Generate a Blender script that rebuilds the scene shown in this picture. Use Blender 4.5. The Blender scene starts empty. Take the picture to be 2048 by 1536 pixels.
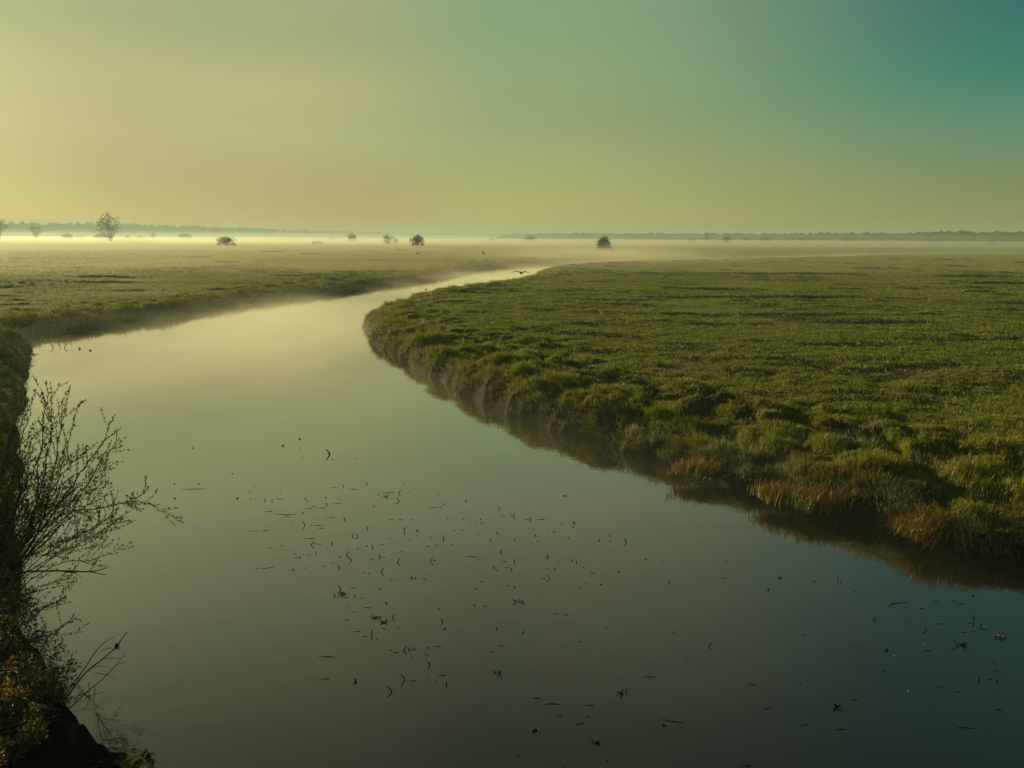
import bpy, math, random
import numpy as np
from mathutils import Vector, Matrix

R = math.radians
S = bpy.context.scene
COL = bpy.context.collection
random.seed(7)
RNG = np.random.default_rng(11)

# ------------------------------------------------------------------ camera geometry (photo is 2048 x 1536)
FPX, CX, CY = 1490.0, 1024.0, 768.0
CAM = np.array([0.0, 0.0, 6.0])
PITCH = math.atan((CY - 475.0) / FPX)
ROLL = R(0.28)
FWD = np.array([0, math.cos(PITCH), -math.sin(PITCH)])
_u0 = np.array([0, math.sin(PITCH), math.cos(PITCH)])
_r0 = np.array([1.0, 0, 0])
RGT = _r0 * math.cos(ROLL) + _u0 * math.sin(ROLL)
UPV = _u0 * math.cos(ROLL) - _r0 * math.sin(ROLL)


def ray(px, py):
    return FWD + RGT * ((px - CX) / FPX) - UPV * ((py - CY) / FPX)


def at_z(px, py, z=0.0):
    """where the line of sight meets the level z"""
    d = ray(px, py)
    return CAM + d * ((z - CAM[2]) / d[2])


def at_y(px, py, y):
    """the point of the line of sight at distance y down the valley"""
    d = ray(px, py)
    return CAM + d * (y / d[1])


cam = bpy.data.cameras.new('camera')
cam.sensor_width = 36.0
cam.lens = FPX / 2048 * 36.0
cam.clip_start = 0.1
cam.clip_end = 20000
co = bpy.data.objects.new('camera', cam)
COL.objects.link(co)
co.matrix_world = Matrix(((RGT[0], UPV[0], -FWD[0], CAM[0]), (RGT[1], UPV[1], -FWD[1], CAM[1]),
                          (RGT[2], UPV[2], -FWD[2], CAM[2]), (0, 0, 0, 1)))
S.camera = co

# ------------------------------------------------------------------ helpers


def tag(o, label=None, cat=None, group=None, kind=None):
    if label: o['label'] = label
    if cat: o['category'] = cat
    if group: o['group'] = group
    if kind: o['kind'] = kind
    return o


def link(o, parent=None):
    COL.objects.link(o)
    if parent is not None: o.parent = parent
    return o


def mesh_obj(name, V, Fs, mat, parent=None, smooth=False, attrs=None):
    """V (n,3); Fs: list of integer arrays (m,3) or (m,4) -> ONE mesh object"""
    V = np.asarray(V, dtype=np.float32)
    me = bpy.data.meshes.new(name)
    me.vertices.add(len(V))
    me.vertices.foreach_set('co', V.ravel())
    Fs = [np.asarray(f, dtype=np.int32) for f in Fs if len(f)]
    loops = np.concatenate([f.ravel() for f in Fs])
    sizes = np.concatenate([np.full(len(f), f.shape[1], dtype=np.int32) for f in Fs])
    starts = np.concatenate([[0], np.cumsum(sizes)[:-1]]).astype(np.int32)
    me.loops.add(len(loops))
    me.loops.foreach_set('vertex_index', loops)
    me.polygons.add(len(sizes))
    me.polygons.foreach_set('loop_start', starts)
    me.polygons.foreach_set('loop_total', sizes)
    if smooth:
        me.polygons.foreach_set('use_smooth', np.ones(len(sizes), dtype=bool))
    for k, a in (attrs or {}).items():
        at = me.attributes.new(k, 'FLOAT', 'POINT')
        at.data.foreach_set('value', np.asarray(a, dtype=np.float32))
    me.update(calc_edges=True)
    me.validate()
    me.materials.append(mat)
    return link(bpy.data.objects.new(name, me), parent)


def empty(name, loc):
    o = bpy.data.objects.new(name, None)
    o.location = loc
    o.empty_display_size = 0.2
    return link(o)


class MB:
    """collects tubes, leaves and lumps into one mesh"""

    def __init__(self):
        self.V, self.T, self.Q, self.n = [], [], [], 0

    def add(self, V, T=None, Q=None):
        V = np.asarray(V, dtype=np.float64)
        if T is not None and len(T): self.T.append(np.asarray(T) + self.n)
        if Q is not None and len(Q): self.Q.append(np.asarray(Q) + self.n)
        self.V.append(V)
        self.n += len(V)

    def tube(self, pts, radii, sides=5):
        pts = [np.asarray(p, dtype=float) for p in pts]
        n = len(pts)
        V, Q = [], []
        prev = None
        for i in range(n):
            t = pts[min(i + 1, n - 1)] - pts[max(i - 1, 0)]
            t = t / (np.linalg.norm(t) + 1e-9)
            if prev is None:
                a = np.cross(t, [0.3, 0.2, 1.0]) if abs(t[2]) < 0.9 else np.cross(t, [1.0, 0.1, 0])
            else:
                a = prev - t * np.dot(prev, t)
            a = a / (np.linalg.norm(a) + 1e-9)
            prev = a
            b = np.cross(t, a)
            for k in range(sides):
                th = 2 * math.pi * k / sides
                V.append(pts[i] + radii[i] * (a * math.cos(th) + b * math.sin(th)))
        for i in range(n - 1):
            for k in range(sides):
                k2 = (k + 1) % sides
                Q.append((i * sides + k, i * sides + k2, (i + 1) * sides + k2, (i + 1) * sides + k))
        T = []
        V.append(pts[-1]); e = len(V) - 1
        for k in range(sides):
            T.append(((n - 1) * sides + k, (n - 1) * sides + (k + 1) % sides, e))
        self.add(V, T, Q)

    def leaf(self, p, d, nrm, L, W, cup=0.15):
        """a pointed leaf folded along its midrib: 6 vertices, 4 triangles"""
        p = np.asarray(p, float); d = np.asarray(d, float); d = d / (np.linalg.norm(d) + 1e-9)
        s = np.cross(d, nrm); s = s / (np.linalg.norm(s) + 1e-9)
        m = np.cross(s, d)
        c = p + d * L * 0.5 - m * W * cup
        self.add([p, c + s * W * .5 + m * W * cup * 1.6, c - s * W * .5 + m * W * cup * 1.6, p + d * L, c],
                 [(0, 4, 1), (4, 3, 1), (0, 2, 4), (4, 2, 3)])

    def lump(self, c, r, seed=0, rough=0.18, sub=1):
        V, T = ICO[sub]
        V = V.copy()
        g = np.random.default_rng(seed)
        k = g.normal(size=(4, 3)) * 2.2
        ph = g.uniform(0, 6.28, 4)
        V *= (1 + rough * np.sin(V @ k.T + ph).sum(1) * 0.6)[:, None]
        self.add(V * np.asarray(r) + np.asarray(c), T)

    def build(self, name, mat, parent=None, smooth=False):
        Fs = []
        if self.T: Fs.append(np.concatenate(self.T))
        if self.Q: Fs.append(np.concatenate(self.Q))
        return mesh_obj(name, np.concatenate(self.V), Fs, mat, parent, smooth)


def _ico():
    import bmesh
    out = {}
    for sub in (1, 2, 3):
        bm = bmesh.new()
        bmesh.ops.create_icosphere(bm, subdivisions=sub, radius=1)
        bm.verts.ensure_lookup_table()
        out[sub] = (np.array([v.co[:] for v in bm.verts]), np.array([[v.index for v in f.verts] for f in bm.faces]))
        bm.free()
    return out


ICO = _ico()


def _hash(ix, iy, seed):
    h = (ix.astype(np.int64) * 374761393 + iy.astype(np.int64) * 668265263 + seed * 974634777) & 0x7fffffff
    h = (h ^ (h >> 13)) * 1274126177 & 0x7fffffff
    return ((h ^ (h >> 16)) & 0xffff) / 65535.0


def noise(x, y, seed=0):
    """smooth gradient noise, about -1..1"""
    ix = np.floor(x); iy = np.floor(y)
    fx = x - ix; fy = y - iy
    u = fx * fx * fx * (fx * (fx * 6 - 15) + 10); v = fy * fy * fy * (fy * (fy * 6 - 15) + 10)

    def g(a, b):
        th = _hash(ix + a, iy + b, seed) * 2 * math.pi
        return np.cos(th) * (fx - a) + np.sin(th) * (fy - b)
    return 1.5 * ((g(0, 0) * (1 - u) + g(1, 0) * u) * (1 - v) + (g(0, 1) * (1 - u) + g(1, 1) * u) * v)


def domes(x, y, cell, seed, lo=0.35, hi=0.75, keep=1.0):
    """tussock domes: a jittered point per cell, each a steep little hump (0..1)"""
    X = x / cell; Y = y / cell
    ix = np.floor(X); iy = np.floor(Y)
    out = np.zeros_like(x)
    for a in (-1, 0, 1):
        for b in (-1, 0, 1):
            jx = ix + a; jy = iy + b
            cx = jx + 0.5 + 0.45 * (2 * _hash(jx, jy, seed) - 1)
            cy = jy + 0.5 + 0.45 * (2 * _hash(jx, jy, seed + 1) - 1)
            r = lo + (hi - lo) * _hash(jx, jy, seed + 2)
            on = _hash(jx, jy, seed + 3) < keep
            q = 1 - ((X - cx) ** 2 + (Y - cy) ** 2) / (r * r)
            out = np.maximum(out, np.where(on, np.sqrt(np.clip(q, 0, 1)) * (0.5 + r), 0))
    return out


def smooth01(a, b, x):
    t = np.clip((x - a) / (b - a), 0, 1)
    return t * t * (3 - 2 * t)

# ------------------------------------------------------------------ materials


def mat(name):
    m = bpy.data.materials.new(name)
    m.use_nodes = True
    nt = m.node_tree
    for n in list(nt.nodes): nt.nodes.remove(n)
    out = nt.nodes.new('ShaderNodeOutputMaterial')
    return m, nt, out


def N(nt, kind, **kw):
    n = nt.nodes.new(kind)
    for k, v in kw.items():
        if k.startswith('i_'):
            key = k[2:]
            n.inputs[int(key) if key.isdigit() else key.replace('_', ' ')].default_value = v
        else:
            setattr(n, k, v)
    return n


def ramp(nt, fac, stops):
    r = nt.nodes.new('ShaderNodeValToRGB')
    e = r.color_ramp.elements
    while len(e) < len(stops): e.new(0.5)
    for k, (p, c) in enumerate(stops):
        e[k].position = p
        e[k].color = (c[0], c[1], c[2], 1)
    nt.links.new(fac, r.inputs[0])
    return r.outputs[0]


def leafy(name, stops, attr=None, transl=0.45, gloss=0.04, noise_scale=None):
    """diffuse + translucent foliage; the tint comes from an attribute or from each leaf's own random number"""
    m, nt, out = mat(name)
    if attr:
        f = N(nt, 'ShaderNodeAttribute', attribute_name=attr).outputs['Fac']
    else:
        f = N(nt, 'ShaderNodeNewGeometry').outputs['Random Per Island']
    c = ramp(nt, f, stops)
    d = N(nt, 'ShaderNodeBsdfDiffuse'); t = N(nt, 'ShaderNodeBsdfTranslucent')
    nt.links.new(c, d.inputs[0]); nt.links.new(c, t.inputs[0])
    mx = N(nt, 'ShaderNodeMixShader', i_0=transl)
    nt.links.new(d.outputs[0], mx.inputs[1]); nt.links.new(t.outputs[0], mx.inputs[2])
    g = N(nt, 'ShaderNodeBsdfGlossy', i_Roughness=0.45)
    g.inputs[0].default_value = (.8, .8, .8, 1)
    m2 = N(nt, 'ShaderNodeMixShader', i_0=gloss)
    nt.links.new(mx.outputs[0], m2.inputs[1]); nt.links.new(g.outputs[0], m2.inputs[2])
    nt.links.new(m2.outputs[0], out.inputs[0])
    return m


def rough(name, c1, c2, scale=6.0, r=0.9, bump=0.0):
    m, nt, out = mat(name)
    b = N(nt, 'ShaderNodeBsdfPrincipled', i_Roughness=r)
    b.inputs['Specular IOR Level'].default_value = 0.2
    co_ = N(nt, 'ShaderNodeTexCoord').outputs['Object']
    n = N(nt, 'ShaderNodeTexNoise', i_Scale=scale, i_Detail=6.0)
    nt.links.new(co_, n.inputs[0])
    nt.links.new(ramp(nt, n.outputs[0], [(0.3, c1), (0.7, c2)]), b.inputs[0])
    if bump:
        bp = N(nt, 'ShaderNodeBump', i_Strength=bump, i_Distance=0.05)
        nt.links.new(n.outputs[0], bp.inputs['Height']); nt.links.new(bp.outputs[0], b.inputs['Normal'])
    nt.links.new(b.outputs[0], out.inputs[0])
    return m


M = {}
GRASS_STOPS = [(0.0, (.050, .062, .004)), (0.35, (.205, .235, .011)), (0.58, (.285, .275, .032)), (0.78, (.20, .135, .034)), (1.0, (.34, .34, .18))]
M['grass'] = leafy('grass', GRASS_STOPS, attr='tint', transl=0.36, gloss=0.03)
M['rush'] = leafy('rush', [(0, (.020, .026, .004)), (1, (.045, .045, .010))], attr='tint', transl=0.3)
M['sedge'] = leafy('sedge', [(0, (.12, .055, .012)), (.5, (.25, .110, .026)), (1, (.36, .22, .08))], transl=0.45)
M['willow_leaf'] = leafy('willow_leaf', [(0, (.035, .036, .012)), (1, (.075, .070, .022))], transl=0.35, gloss=.05)
M['brown_leaf'] = leafy('brown_leaf', [(0, (.045, .030, .008)), (.6, (.17, .10, .022)), (.9, (.29, .19, .05)), (1, (.45, .38, .18))], transl=0.35, gloss=.06)
M['bark'] = rough('bark', (.018, .014, .008), (.045, .036, .022), 40)
M['twig'] = rough('twig', (.02, .016, .008), (.05, .04, .02), 30)
M['tree_leaf'] = leafy('tree_leaf', [(0, (.030, .034, .010)), (1, (.060, .062, .020))], transl=0.3, gloss=0)
M['forest'] = leafy('forest', [(0, (.025, .035, .018)), (1, (.045, .055, .028))], transl=0.1, gloss=0)
M['feather'] = rough('feather', (.012, .011, .010), (.03, .028, .024), 20)
M['weed'] = leafy('weed', [(0, (.004, .005, .002)), (1, (.013, .013, .005))], transl=0.15, gloss=0.0)
M['pale_weed'] = leafy('pale_weed', [(0, (.28, .28, .20)), (1, (.50, .48, .38))], transl=0.3, gloss=0.05)
M['stone'] = rough('stone', (.22, .21, .18), (.45, .43, .38), 25)

# ------------------------------------------------------------------ river outline, traced on the water level
L_PX = [(335, 1548), (300, 1526), (255, 1508), (205, 1496), (178, 1480), (120, 1440), (60, 1330), (25, 1200), (5, 1080), (30, 960), (36, 860), (34, 770), (48, 722),
        (66, 702), (52, 690), (20, 680), (70, 668), (130, 660), (200, 650), (320, 633), (450, 612), (600, 592), (720, 577), (800, 566), (868, 556),
        (922, 545), (950, 540), (992, 535), (1040, 531), (1100, 527), (1200, 522.5), (1300, 519.5), (1400, 515.5), (1500, 511.5), (1600, 508.5), (1700, 506.5),
        (1840, 505.0), (2100, 506), (2500, 506)]
R_PX = [(2600, 1200), (2300, 1150), (2048, 1128), (1960, 1120), (1880, 1108), (1830, 1092), (1795, 1064), (1740, 1054), (1700, 1046), (1640, 1024), (1580, 1004),
        (1500, 982), (1430, 962), (1370, 945), (1300, 922), (1200, 888), (1100, 857), (1018, 830), (950, 802), (888, 772), (835, 741), (785, 709), (745, 682),
        (730, 661), (735, 645), (752, 633), (790, 623), (816, 612), (838, 602), (882, 593), (947, 584), (1009, 573), (1060, 564), (1078, 556), (1085, 549), (1110, 542),
        (1140, 537), (1300, 528), (1500, 523), (1700, 517.5), (1840, 512.5), (2100, 512), (2500, 511)]
LW = [(-3.6, -80), (-3.6, 4)] + [tuple(at_z(x, y)[:2]) for x, y in L_PX]
RW = [(26, -80), (24, -6), (17, 7)] + [tuple(at_z(x, y)[:2]) for x, y in R_PX]
POLY = np.array(LW + RW[::-1])


def river_sdf(x, y):
    """signed distance to the waterline (positive on land) and the direction towards it"""
    n = len(x)
    D = np.empty(n); GX = np.empty(n); GY = np.empty(n)
    A = POLY; B = np.roll(POLY, -1, axis=0)
    for s in range(0, n, 40000):
        X = x[s:s + 40000]; Y = y[s:s + 40000]
        best = np.full(len(X), 1e18); bx = np.zeros(len(X)); by = np.zeros(len(X)); ins = np.zeros(len(X), bool)
        for (ax, ay), (cx, cy) in zip(A, B):
            ex, ey = cx - ax, cy - ay
            t = np.clip(((X - ax) * ex + (Y - ay) * ey) / (ex * ex + ey * ey + 1e-12), 0, 1)
            qx = ax + t * ex - X; qy = ay + t * ey - Y
            d2 = qx * qx + qy * qy
            m = d2 < best
            best[m] = d2[m]; bx[m] = qx[m]; by[m] = qy[m]
            if ey != 0:
                ins ^= ((ay > Y) != (cy > Y)) & (X < ex * (Y - ay) / ey + ax)
        d = np.sqrt(best)
        D[s:s + 40000] = np.where(ins, -d, d)
        GX[s:s + 40000] = bx / (d + 1e-9); GY[s:s + 40000] = by / (d + 1e-9)
    return D, GX, GY


def ground(x, y):
    """terrain height, noisy distance from the waterline, direction to the water"""
    d, gx, gy = river_sdf(x, y)
    rr = np.hypot(x, y)
    near = 1 - smooth01(20, 60, rr)
    scal = smooth01(9, 15, rr)                                   # the earth foot by the bridge keeps its traced line
    wx = x + .35 * noise(x / .9, y / .9, 8); wy = y + .35 * noise(x / .9, y / .9, 9)
    dn = d + (1 - scal) * (.13 * noise(x / .45, y / .45, 6) + .05 * noise(x / .13, y / .13, 7)) + scal * (0.38 * noise(x / 1.7, y / 1.7, 3) + 0.16 * noise(x / .55, y / .55, 4)) + (1 - near) * 0.7 * noise(x / 7, y / 7, 5)
    H = np.full_like(x, 0.92)
    lft = (x < 0) & (y < 17)
    H = np.where(lft, 0.92 + 0.45 * (1 - smooth01(11, 17, y)), H)
    prof = np.interp(dn, [-4, -0.6, -0.05, .02, .28, .8, 2.2, 6], [-1.6, -.7, -.12, .12, .62, .86, .96, 1.0]) * 1.0
    z = np.where(dn > 0, prof * H, prof)
    # the slumped shelf of the right bank close to the bridge
    sl = smooth01(3, 6, x) * (1 - smooth01(21, 29, rr))
    shelf = np.interp(dn, [-4, -0.6, -0.05, .02, .30, .8, 2.2, 3.4, 4.8, 7], [-1.6, -.7, -.12, .12, .50, .64, .70, .78, .95, 1.08])
    z = z * (1 - sl) + shelf * sl
    # the cut earth edge by the bridge on the other side
    cl = lft * (1 - smooth01(10, 12, rr))
    dn2 = dn / (1 + .75 * smooth01(7.95, 7.35, y)) + .13 * noise(x / .6, y / .6, 15) + .06 * noise(x / .2, y / .2, 16) + .03 * noise(x / .08, y / .08, 17)
    cliff = np.interp(dn2, [-3, -.4, -.02, .03, .24, .32, .42, .58, .85, 1.5], [-1.4, -.5, -.1, .05, .20, .62, .98, 1.18, 1.30, 1.36])
    z = z * (1 - cl) + cliff * cl
    land = smooth01(0.05, 0.5, dn)
    edge = smooth01(0.1, .5, dn) * (1 - smooth01(3.5, 7, dn))
    z = z + edge * (1 - cl) * (0.09 * near + 0.12) * (domes(wx, wy, 1.5, 21, .35, .8, .6) + .8 * domes(wx, wy, .7, 25, .3, .8, .75) - .5) * smooth01(0.2, 0.9, z)
    z = z + edge * (1 - cl) * near * smooth01(.3, .9, z) * (.17 * noise(x / 2.3, y / 1.9, 26) + .07 * noise(x / .9, y / .9, 27))
    mask = smooth01(-.15, .5, noise(x / 11, y / 11, 31) + 0.35 * noise(x / 3.3, y / 3.3, 32))
    field = land * smooth01(1.5, 4, dn)
    z = z + field * mask * 0.10 * domes(wx, wy, 2.1, 41, .3, .8, .7)
    z = z + field * 0.045 * domes(wx, wy, .75, 51, .3, .8, .75)
    rid = 1 - np.abs(noise(wx / 13, wy / 4.2, 61))
    z = z + field * 0.22 * smooth01(.86, .98, rid) * smooth01(-.1, .5, noise(x / 30, y / 30, 62))
    z = z + land * (0.10 * noise(x / 18, y / 18, 71) + .05 * noise(x / 5, y / 5, 72)) * smooth01(.5, 5, dn)
    z = z + smooth01(.0, .12, dn) * near * (.04 * noise(x / .4, y / .4, 73) + .03 * noise(x / .15, y / .15, 74) + cl * .07 * noise(x / .22, y / .22, 75))
    z = np.where(dn > 0.02, np.maximum(z, 0.03), z)
    return z, dn, gx, gy


def ring_grid():
    f = np.radians(np.linspace(-43, 43, 900))
    rest = np.radians(np.linspace(43, 317, 90))[1:-1]
    ang = np.concatenate([f, rest])
    r = np.concatenate([np.linspace(1.0, 5.5, 12, endpoint=False), 5.5 * (260 / 5.5) ** np.linspace(0, 1, 860), 260 * (9000 / 260) ** np.linspace(0, 1, 90)[1:]])
    return ang, r


ang, rad = ring_grid()
AA, RR_ = np.meshgrid(ang, rad)
gx_, gy_ = (RR_ * np.sin(AA)).ravel(), (RR_ * np.cos(AA)).ravel()
gz_, gdn, _, _ = ground(gx_, gy_)
na, nr = len(ang), len(rad)
idx = np.arange(na * nr).reshape(nr, na)
nx = np.roll(idx, -1, axis=1)
quads = np.stack([idx[:-1], nx[:-1], nx[1:], idx[1:]], -1).reshape(-1, 4)[:, ::-1]

m, nt, out = mat('meadow')
b = N(nt, 'ShaderNodeBsdfPrincipled', i_Roughness=0.95)
b.inputs['Specular IOR Level'].default_value = 0.1
geo = N(nt, 'ShaderNodeNewGeometry')
n1 = N(nt, 'ShaderNodeTexNoise', i_Scale=0.9, i_Detail=8.0, i_Roughness=.65)
n2 = N(nt, 'ShaderNodeTexNoise', i_Scale=0.035, i_Detail=5.0)
nt.links.new(geo.outputs['Position'], n1.inputs[0]); nt.links.new(geo.outputs['Position'], n2.inputs[0])
ca = ramp(nt, n1.outputs[0], [(.3, (.055, .058, .004)), (.5, (.150, .150, .011)), (.72, (.22, .200, .026))])
cb = ramp(nt, n2.outputs[0], [(.35, (.85, 1.0, .9)), (.65, (1.25, 1.1, 1.0))])
mul = N(nt, 'ShaderNodeMix', data_type='RGBA', blend_type='MULTIPLY', i_0=1.0)
nt.links.new(ca, mul.inputs[6]); nt.links.new(cb, mul.inputs[7])
soil = ramp(nt, n1.outputs[0], [(.35, (.007, .005, .003)), (.7, (.024, .017, .008))])
at = N(nt, 'ShaderNodeAttribute', attribute_name='soil')
mx = N(nt, 'ShaderNodeMix', data_type='RGBA')
nt.links.new(at.outputs['Fac'], mx.inputs[0]); nt.links.new(mul.outputs[2], mx.inputs[6]); nt.links.new(soil, mx.inputs[7])
nt.links.new(mx.outputs[2], b.inputs[0])
bp = N(nt, 'ShaderNodeBump', i_Strength=0.6, i_Distance=0.12)
nt.links.new(n1.outputs[0], bp.inputs['Height']); nt.links.new(bp.outputs[0], b.inputs['Normal'])
nt.links.new(b.outputs[0], out.inputs[0])
soil_shade_a = 1 - smooth01(.25, .9, gdn)
lf = (gx_ < 0) & (gy_ < 12)
soil_shade_a = np.where((gx_ < -8) & (gy_ < 45) & (gy_ > 12), .8, soil_shade_a)  # shade on the left verge, painted in with the dark soil colour
soil_shade_a = np.maximum(soil_shade_a, .45 * (1 - smooth01(60, 170, np.hypot(gx_, gy_))))
soil_shade_a = np.where(lf, 1 - smooth01(1.5, 3.0, gdn), soil_shade_a)
g = mesh_obj('meadow_ground', np.stack([gx_, gy_, gz_], 1), [quads, idx[0][::-1][None, :]], m, smooth=True, attrs={'soil': soil_shade_a})
tag(g, kind='structure')

# water: one level sheet that lies under the meadow everywhere outside the river bed
m, nt, out = mat('river_water')
deep = N(nt, 'ShaderNodeBsdfDiffuse'); deep.inputs[0].default_value = (.016, .016, .009, 1)
mir = N(nt, 'ShaderNodeBsdfGlossy', i_Roughness=0.03); mir.inputs[0].default_value = (.97, .96, .94, 1)
lw = N(nt, 'ShaderNodeLayerWeight', i_Blend=0.5)
pw = N(nt, 'ShaderNodeMath', operation='POWER', i_1=2.05)
nt.links.new(lw.outputs['Facing'], pw.inputs[0])
fr = N(nt, 'ShaderNodeMapRange', i_1=0.0, i_2=1.0, i_3=.045, i_4=1.0)
nt.links.new(pw.outputs[0], fr.inputs[0])
b = N(nt, 'ShaderNodeMixShader')
nt.links.new(fr.outputs[0], b.inputs[0]); nt.links.new(deep.outputs[0], b.inputs[1]); nt.links.new(mir.outputs[0], b.inputs[2])
geo = N(nt, 'ShaderNodeNewGeometry')
mp = N(nt, 'ShaderNodeMapping'); mp.inputs['Scale'].default_value = (0.9, 1.3, 1)
nt.links.new(geo.outputs['Position'], mp.inputs[0])
n1 = N(nt, 'ShaderNodeTexNoise', i_Scale=1.6, i_Detail=3.0, i_Distortion=.4)
n2 = N(nt, 'ShaderNodeTexNoise', i_Scale=0.22, i_Detail=2.0)
nt.links.new(mp.outputs[0], n1.inputs[0]); nt.links.new(mp.outputs[0], n2.inputs[0])
ml = N(nt, 'ShaderNodeMath', operation='MULTIPLY')
nt.links.new(n1.outputs[0], ml.inputs[0]); nt.links.new(n2.outputs[0], ml.inputs[1])
n3 = N(nt, 'ShaderNodeTexNoise', i_Scale=9.0, i_Detail=2.0, i_Distortion=.3)
nt.links.new(mp.outputs[0], n3.inputs[0])
ripple = N(nt, 'ShaderNodeMapRange', i_1=.44, i_2=.66, i_3=.018, i_4=.12, clamp=True)
nt.links.new(n2.outputs[0], ripple.inputs[0])
m3 = N(nt, 'ShaderNodeMath', operation='MULTIPLY'); nt.links.new(n3.outputs[0], m3.inputs[0]); nt.links.new(ripple.outputs[0], m3.inputs[1])
a3 = N(nt, 'ShaderNodeMath', operation='ADD'); nt.links.new(ml.outputs[0], a3.inputs[0]); nt.links.new(m3.outputs[0], a3.inputs[1])
bp = N(nt, 'ShaderNodeBump', i_Strength=0.30, i_Distance=0.03)
nt.links.new(a3.outputs[0], bp.inputs['Height']); nt.links.new(bp.outputs[0], mir.inputs['Normal'])
nt.links.new(b.outputs[0], out.inputs[0])
wv = [(-60, -90, 0), (700, -90, 0), (700, 620, 0), (-60, 620, 0)]
tag(mesh_obj('river', wv, [np.array([[0, 1, 2, 3]])], m), kind='structure')

# ------------------------------------------------------------------ grass (one uncountable mass)


def blades(x, y, z, h, w, lean, tint, nb, spread, rng):
    """nb curved blades in each tuft; every blade is a quad and a tip triangle"""
    n = len(x)
    rep = lambda a: np.repeat(a, nb)
    X, Y, Z, Hh, W, Tn = rep(x), rep(y), rep(z), rep(h), rep(w), rep(tint)
    LX, LY = rep(lean[0]), rep(lean[1])
    k = n * nb
    sp = rep(spread)
    X = X + rng.normal(size=k) * sp; Y = Y + rng.normal(size=k) * sp
    Hh = Hh * rng.uniform(.55, 1.25, k)
    a = rng.uniform(0, 2 * np.pi, k)
    bx = np.cos(a) * .45 + LX; by = np.sin(a) * .45 + LY
    f = rng.uniform(0, np.pi, k)
    sx = np.cos(f) * W * .5; sy = np.sin(f) * W * .5
    up = 1 / np.sqrt(1 + .5 * (bx * bx + by * by))
    V = np.empty((k, 5, 3))
    V[:, 0] = np.stack([X - sx, Y - sy, Z - .02], 1)
    V[:, 1] = np.stack([X + sx, Y + sy, Z - .02], 1)
    mxx = X + bx * Hh * .35; myy = Y + by * Hh * .35; mz = Z + Hh * .6 * up
    V[:, 2] = np.stack([mxx + sx * .8, myy + sy * .8, mz], 1)
    V[:, 3] = np.stack([mxx - sx * .8, myy - sy * .8, mz], 1)
    droop = np.hypot(bx, by)
    V[:, 4] = np.stack([X + bx * Hh * .95, Y + by * Hh * .95, Z + Hh * np.clip(1.05 - .55 * droop, -.5, 1)], 1)
    b0 = np.arange(k)[:, None] * 5
    Q = b0 + np.array([[0, 1, 2, 3]]); T = b0 + np.array([[3, 2, 4]])
    tv = np.clip(Tn + rng.normal(size=k) * .09 + .5 * (rng.uniform(size=k) < .025), 0, 1)
    return V.reshape(-1, 3), Q, T, np.repeat(tv, 5)


def merge(parts):
    V, Q, T, A, n = [], [], [], [], 0
    for v, q, t, a in parts:
        V.append(v); Q.append(q + n); T.append(t + n); A.append(a); n += len(v)
    return np.concatenate(V), [np.concatenate(Q), np.concatenate(T)], np.concatenate(A)


def scatter(n, r0, r1, a0=-37.5, a1=37.5, power=0.0):
    a = np.radians(RNG.uniform(a0, a1, n))
    u = RNG.uniform(0, 1, n)
    r = r0 * (r1 / r0) ** u
    return r * np.sin(a), r * np.cos(a)


parts = []
# field sward
x, y = scatter(290000, 12, 300)
z, dn, gx, gy = ground(x, y)
k = (dn > .15) & (z > .08) & ~((x < 0) & (y < 11))
x, y, z, dn, gx, gy = [q[k] for q in (x, y, z, dn, gx, gy)]
rr = np.hypot(x, y)
pat = noise(x / 6, y / 6, 101) * .6 + noise(x / 1.6, y / 1.6, 102) * .5
edge = 1 - smooth01(.4, 2.2, dn)
h = (.055 + .05 * smooth01(-.2, .7, pat) + .12 * smooth01(.25, .8, noise(x / 1.1, y / 1.1, 107)) * (1 - smooth01(50, 90, rr)) + .18 * edge * smooth01(-.6, .5, noise(x / .9, y / .9, 103))) * RNG.uniform(.7, 1.3, len(x)) * (1 + .004 * np.minimum(rr, 150))
w = np.maximum(.009, .00042 * rr) * RNG.uniform(.7, 1.3, len(x))
dew = smooth01(-.1, .6, noise(x / 11, y / 3.8, 109)) * smooth01(13, 18, rr) * (1 - .65 * smooth01(26, 60, rr)) * (x > 0)
tint = .37 + .38 * dew + .30 * smooth01(.15, .7, noise(x / 2.1, y / 1.3, 110)) * (1 - smooth01(30, 60, rr)) + .16 * noise(x / 4.5, y / 4.5, 105) + .10 * noise(x / 26, y / 26, 106) + .22 * edge * (1 - smooth01(.3, .9, z)) + .16 * edge + .10 * (x < -2) - .70 * ((x < -8) & (y < 45)) + .20 * (1 - smooth01(1.5, 6, dn)) * (x > -8)  # the left verge term paints its shade into the blade tint
ln = .55 * edge * RNG.uniform(.2, 1.3, len(x))
parts.append(blades(x, y, z, h, w, (gx * ln, gy * ln), tint, 5, np.maximum(.05, .0022 * rr), RNG))
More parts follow.
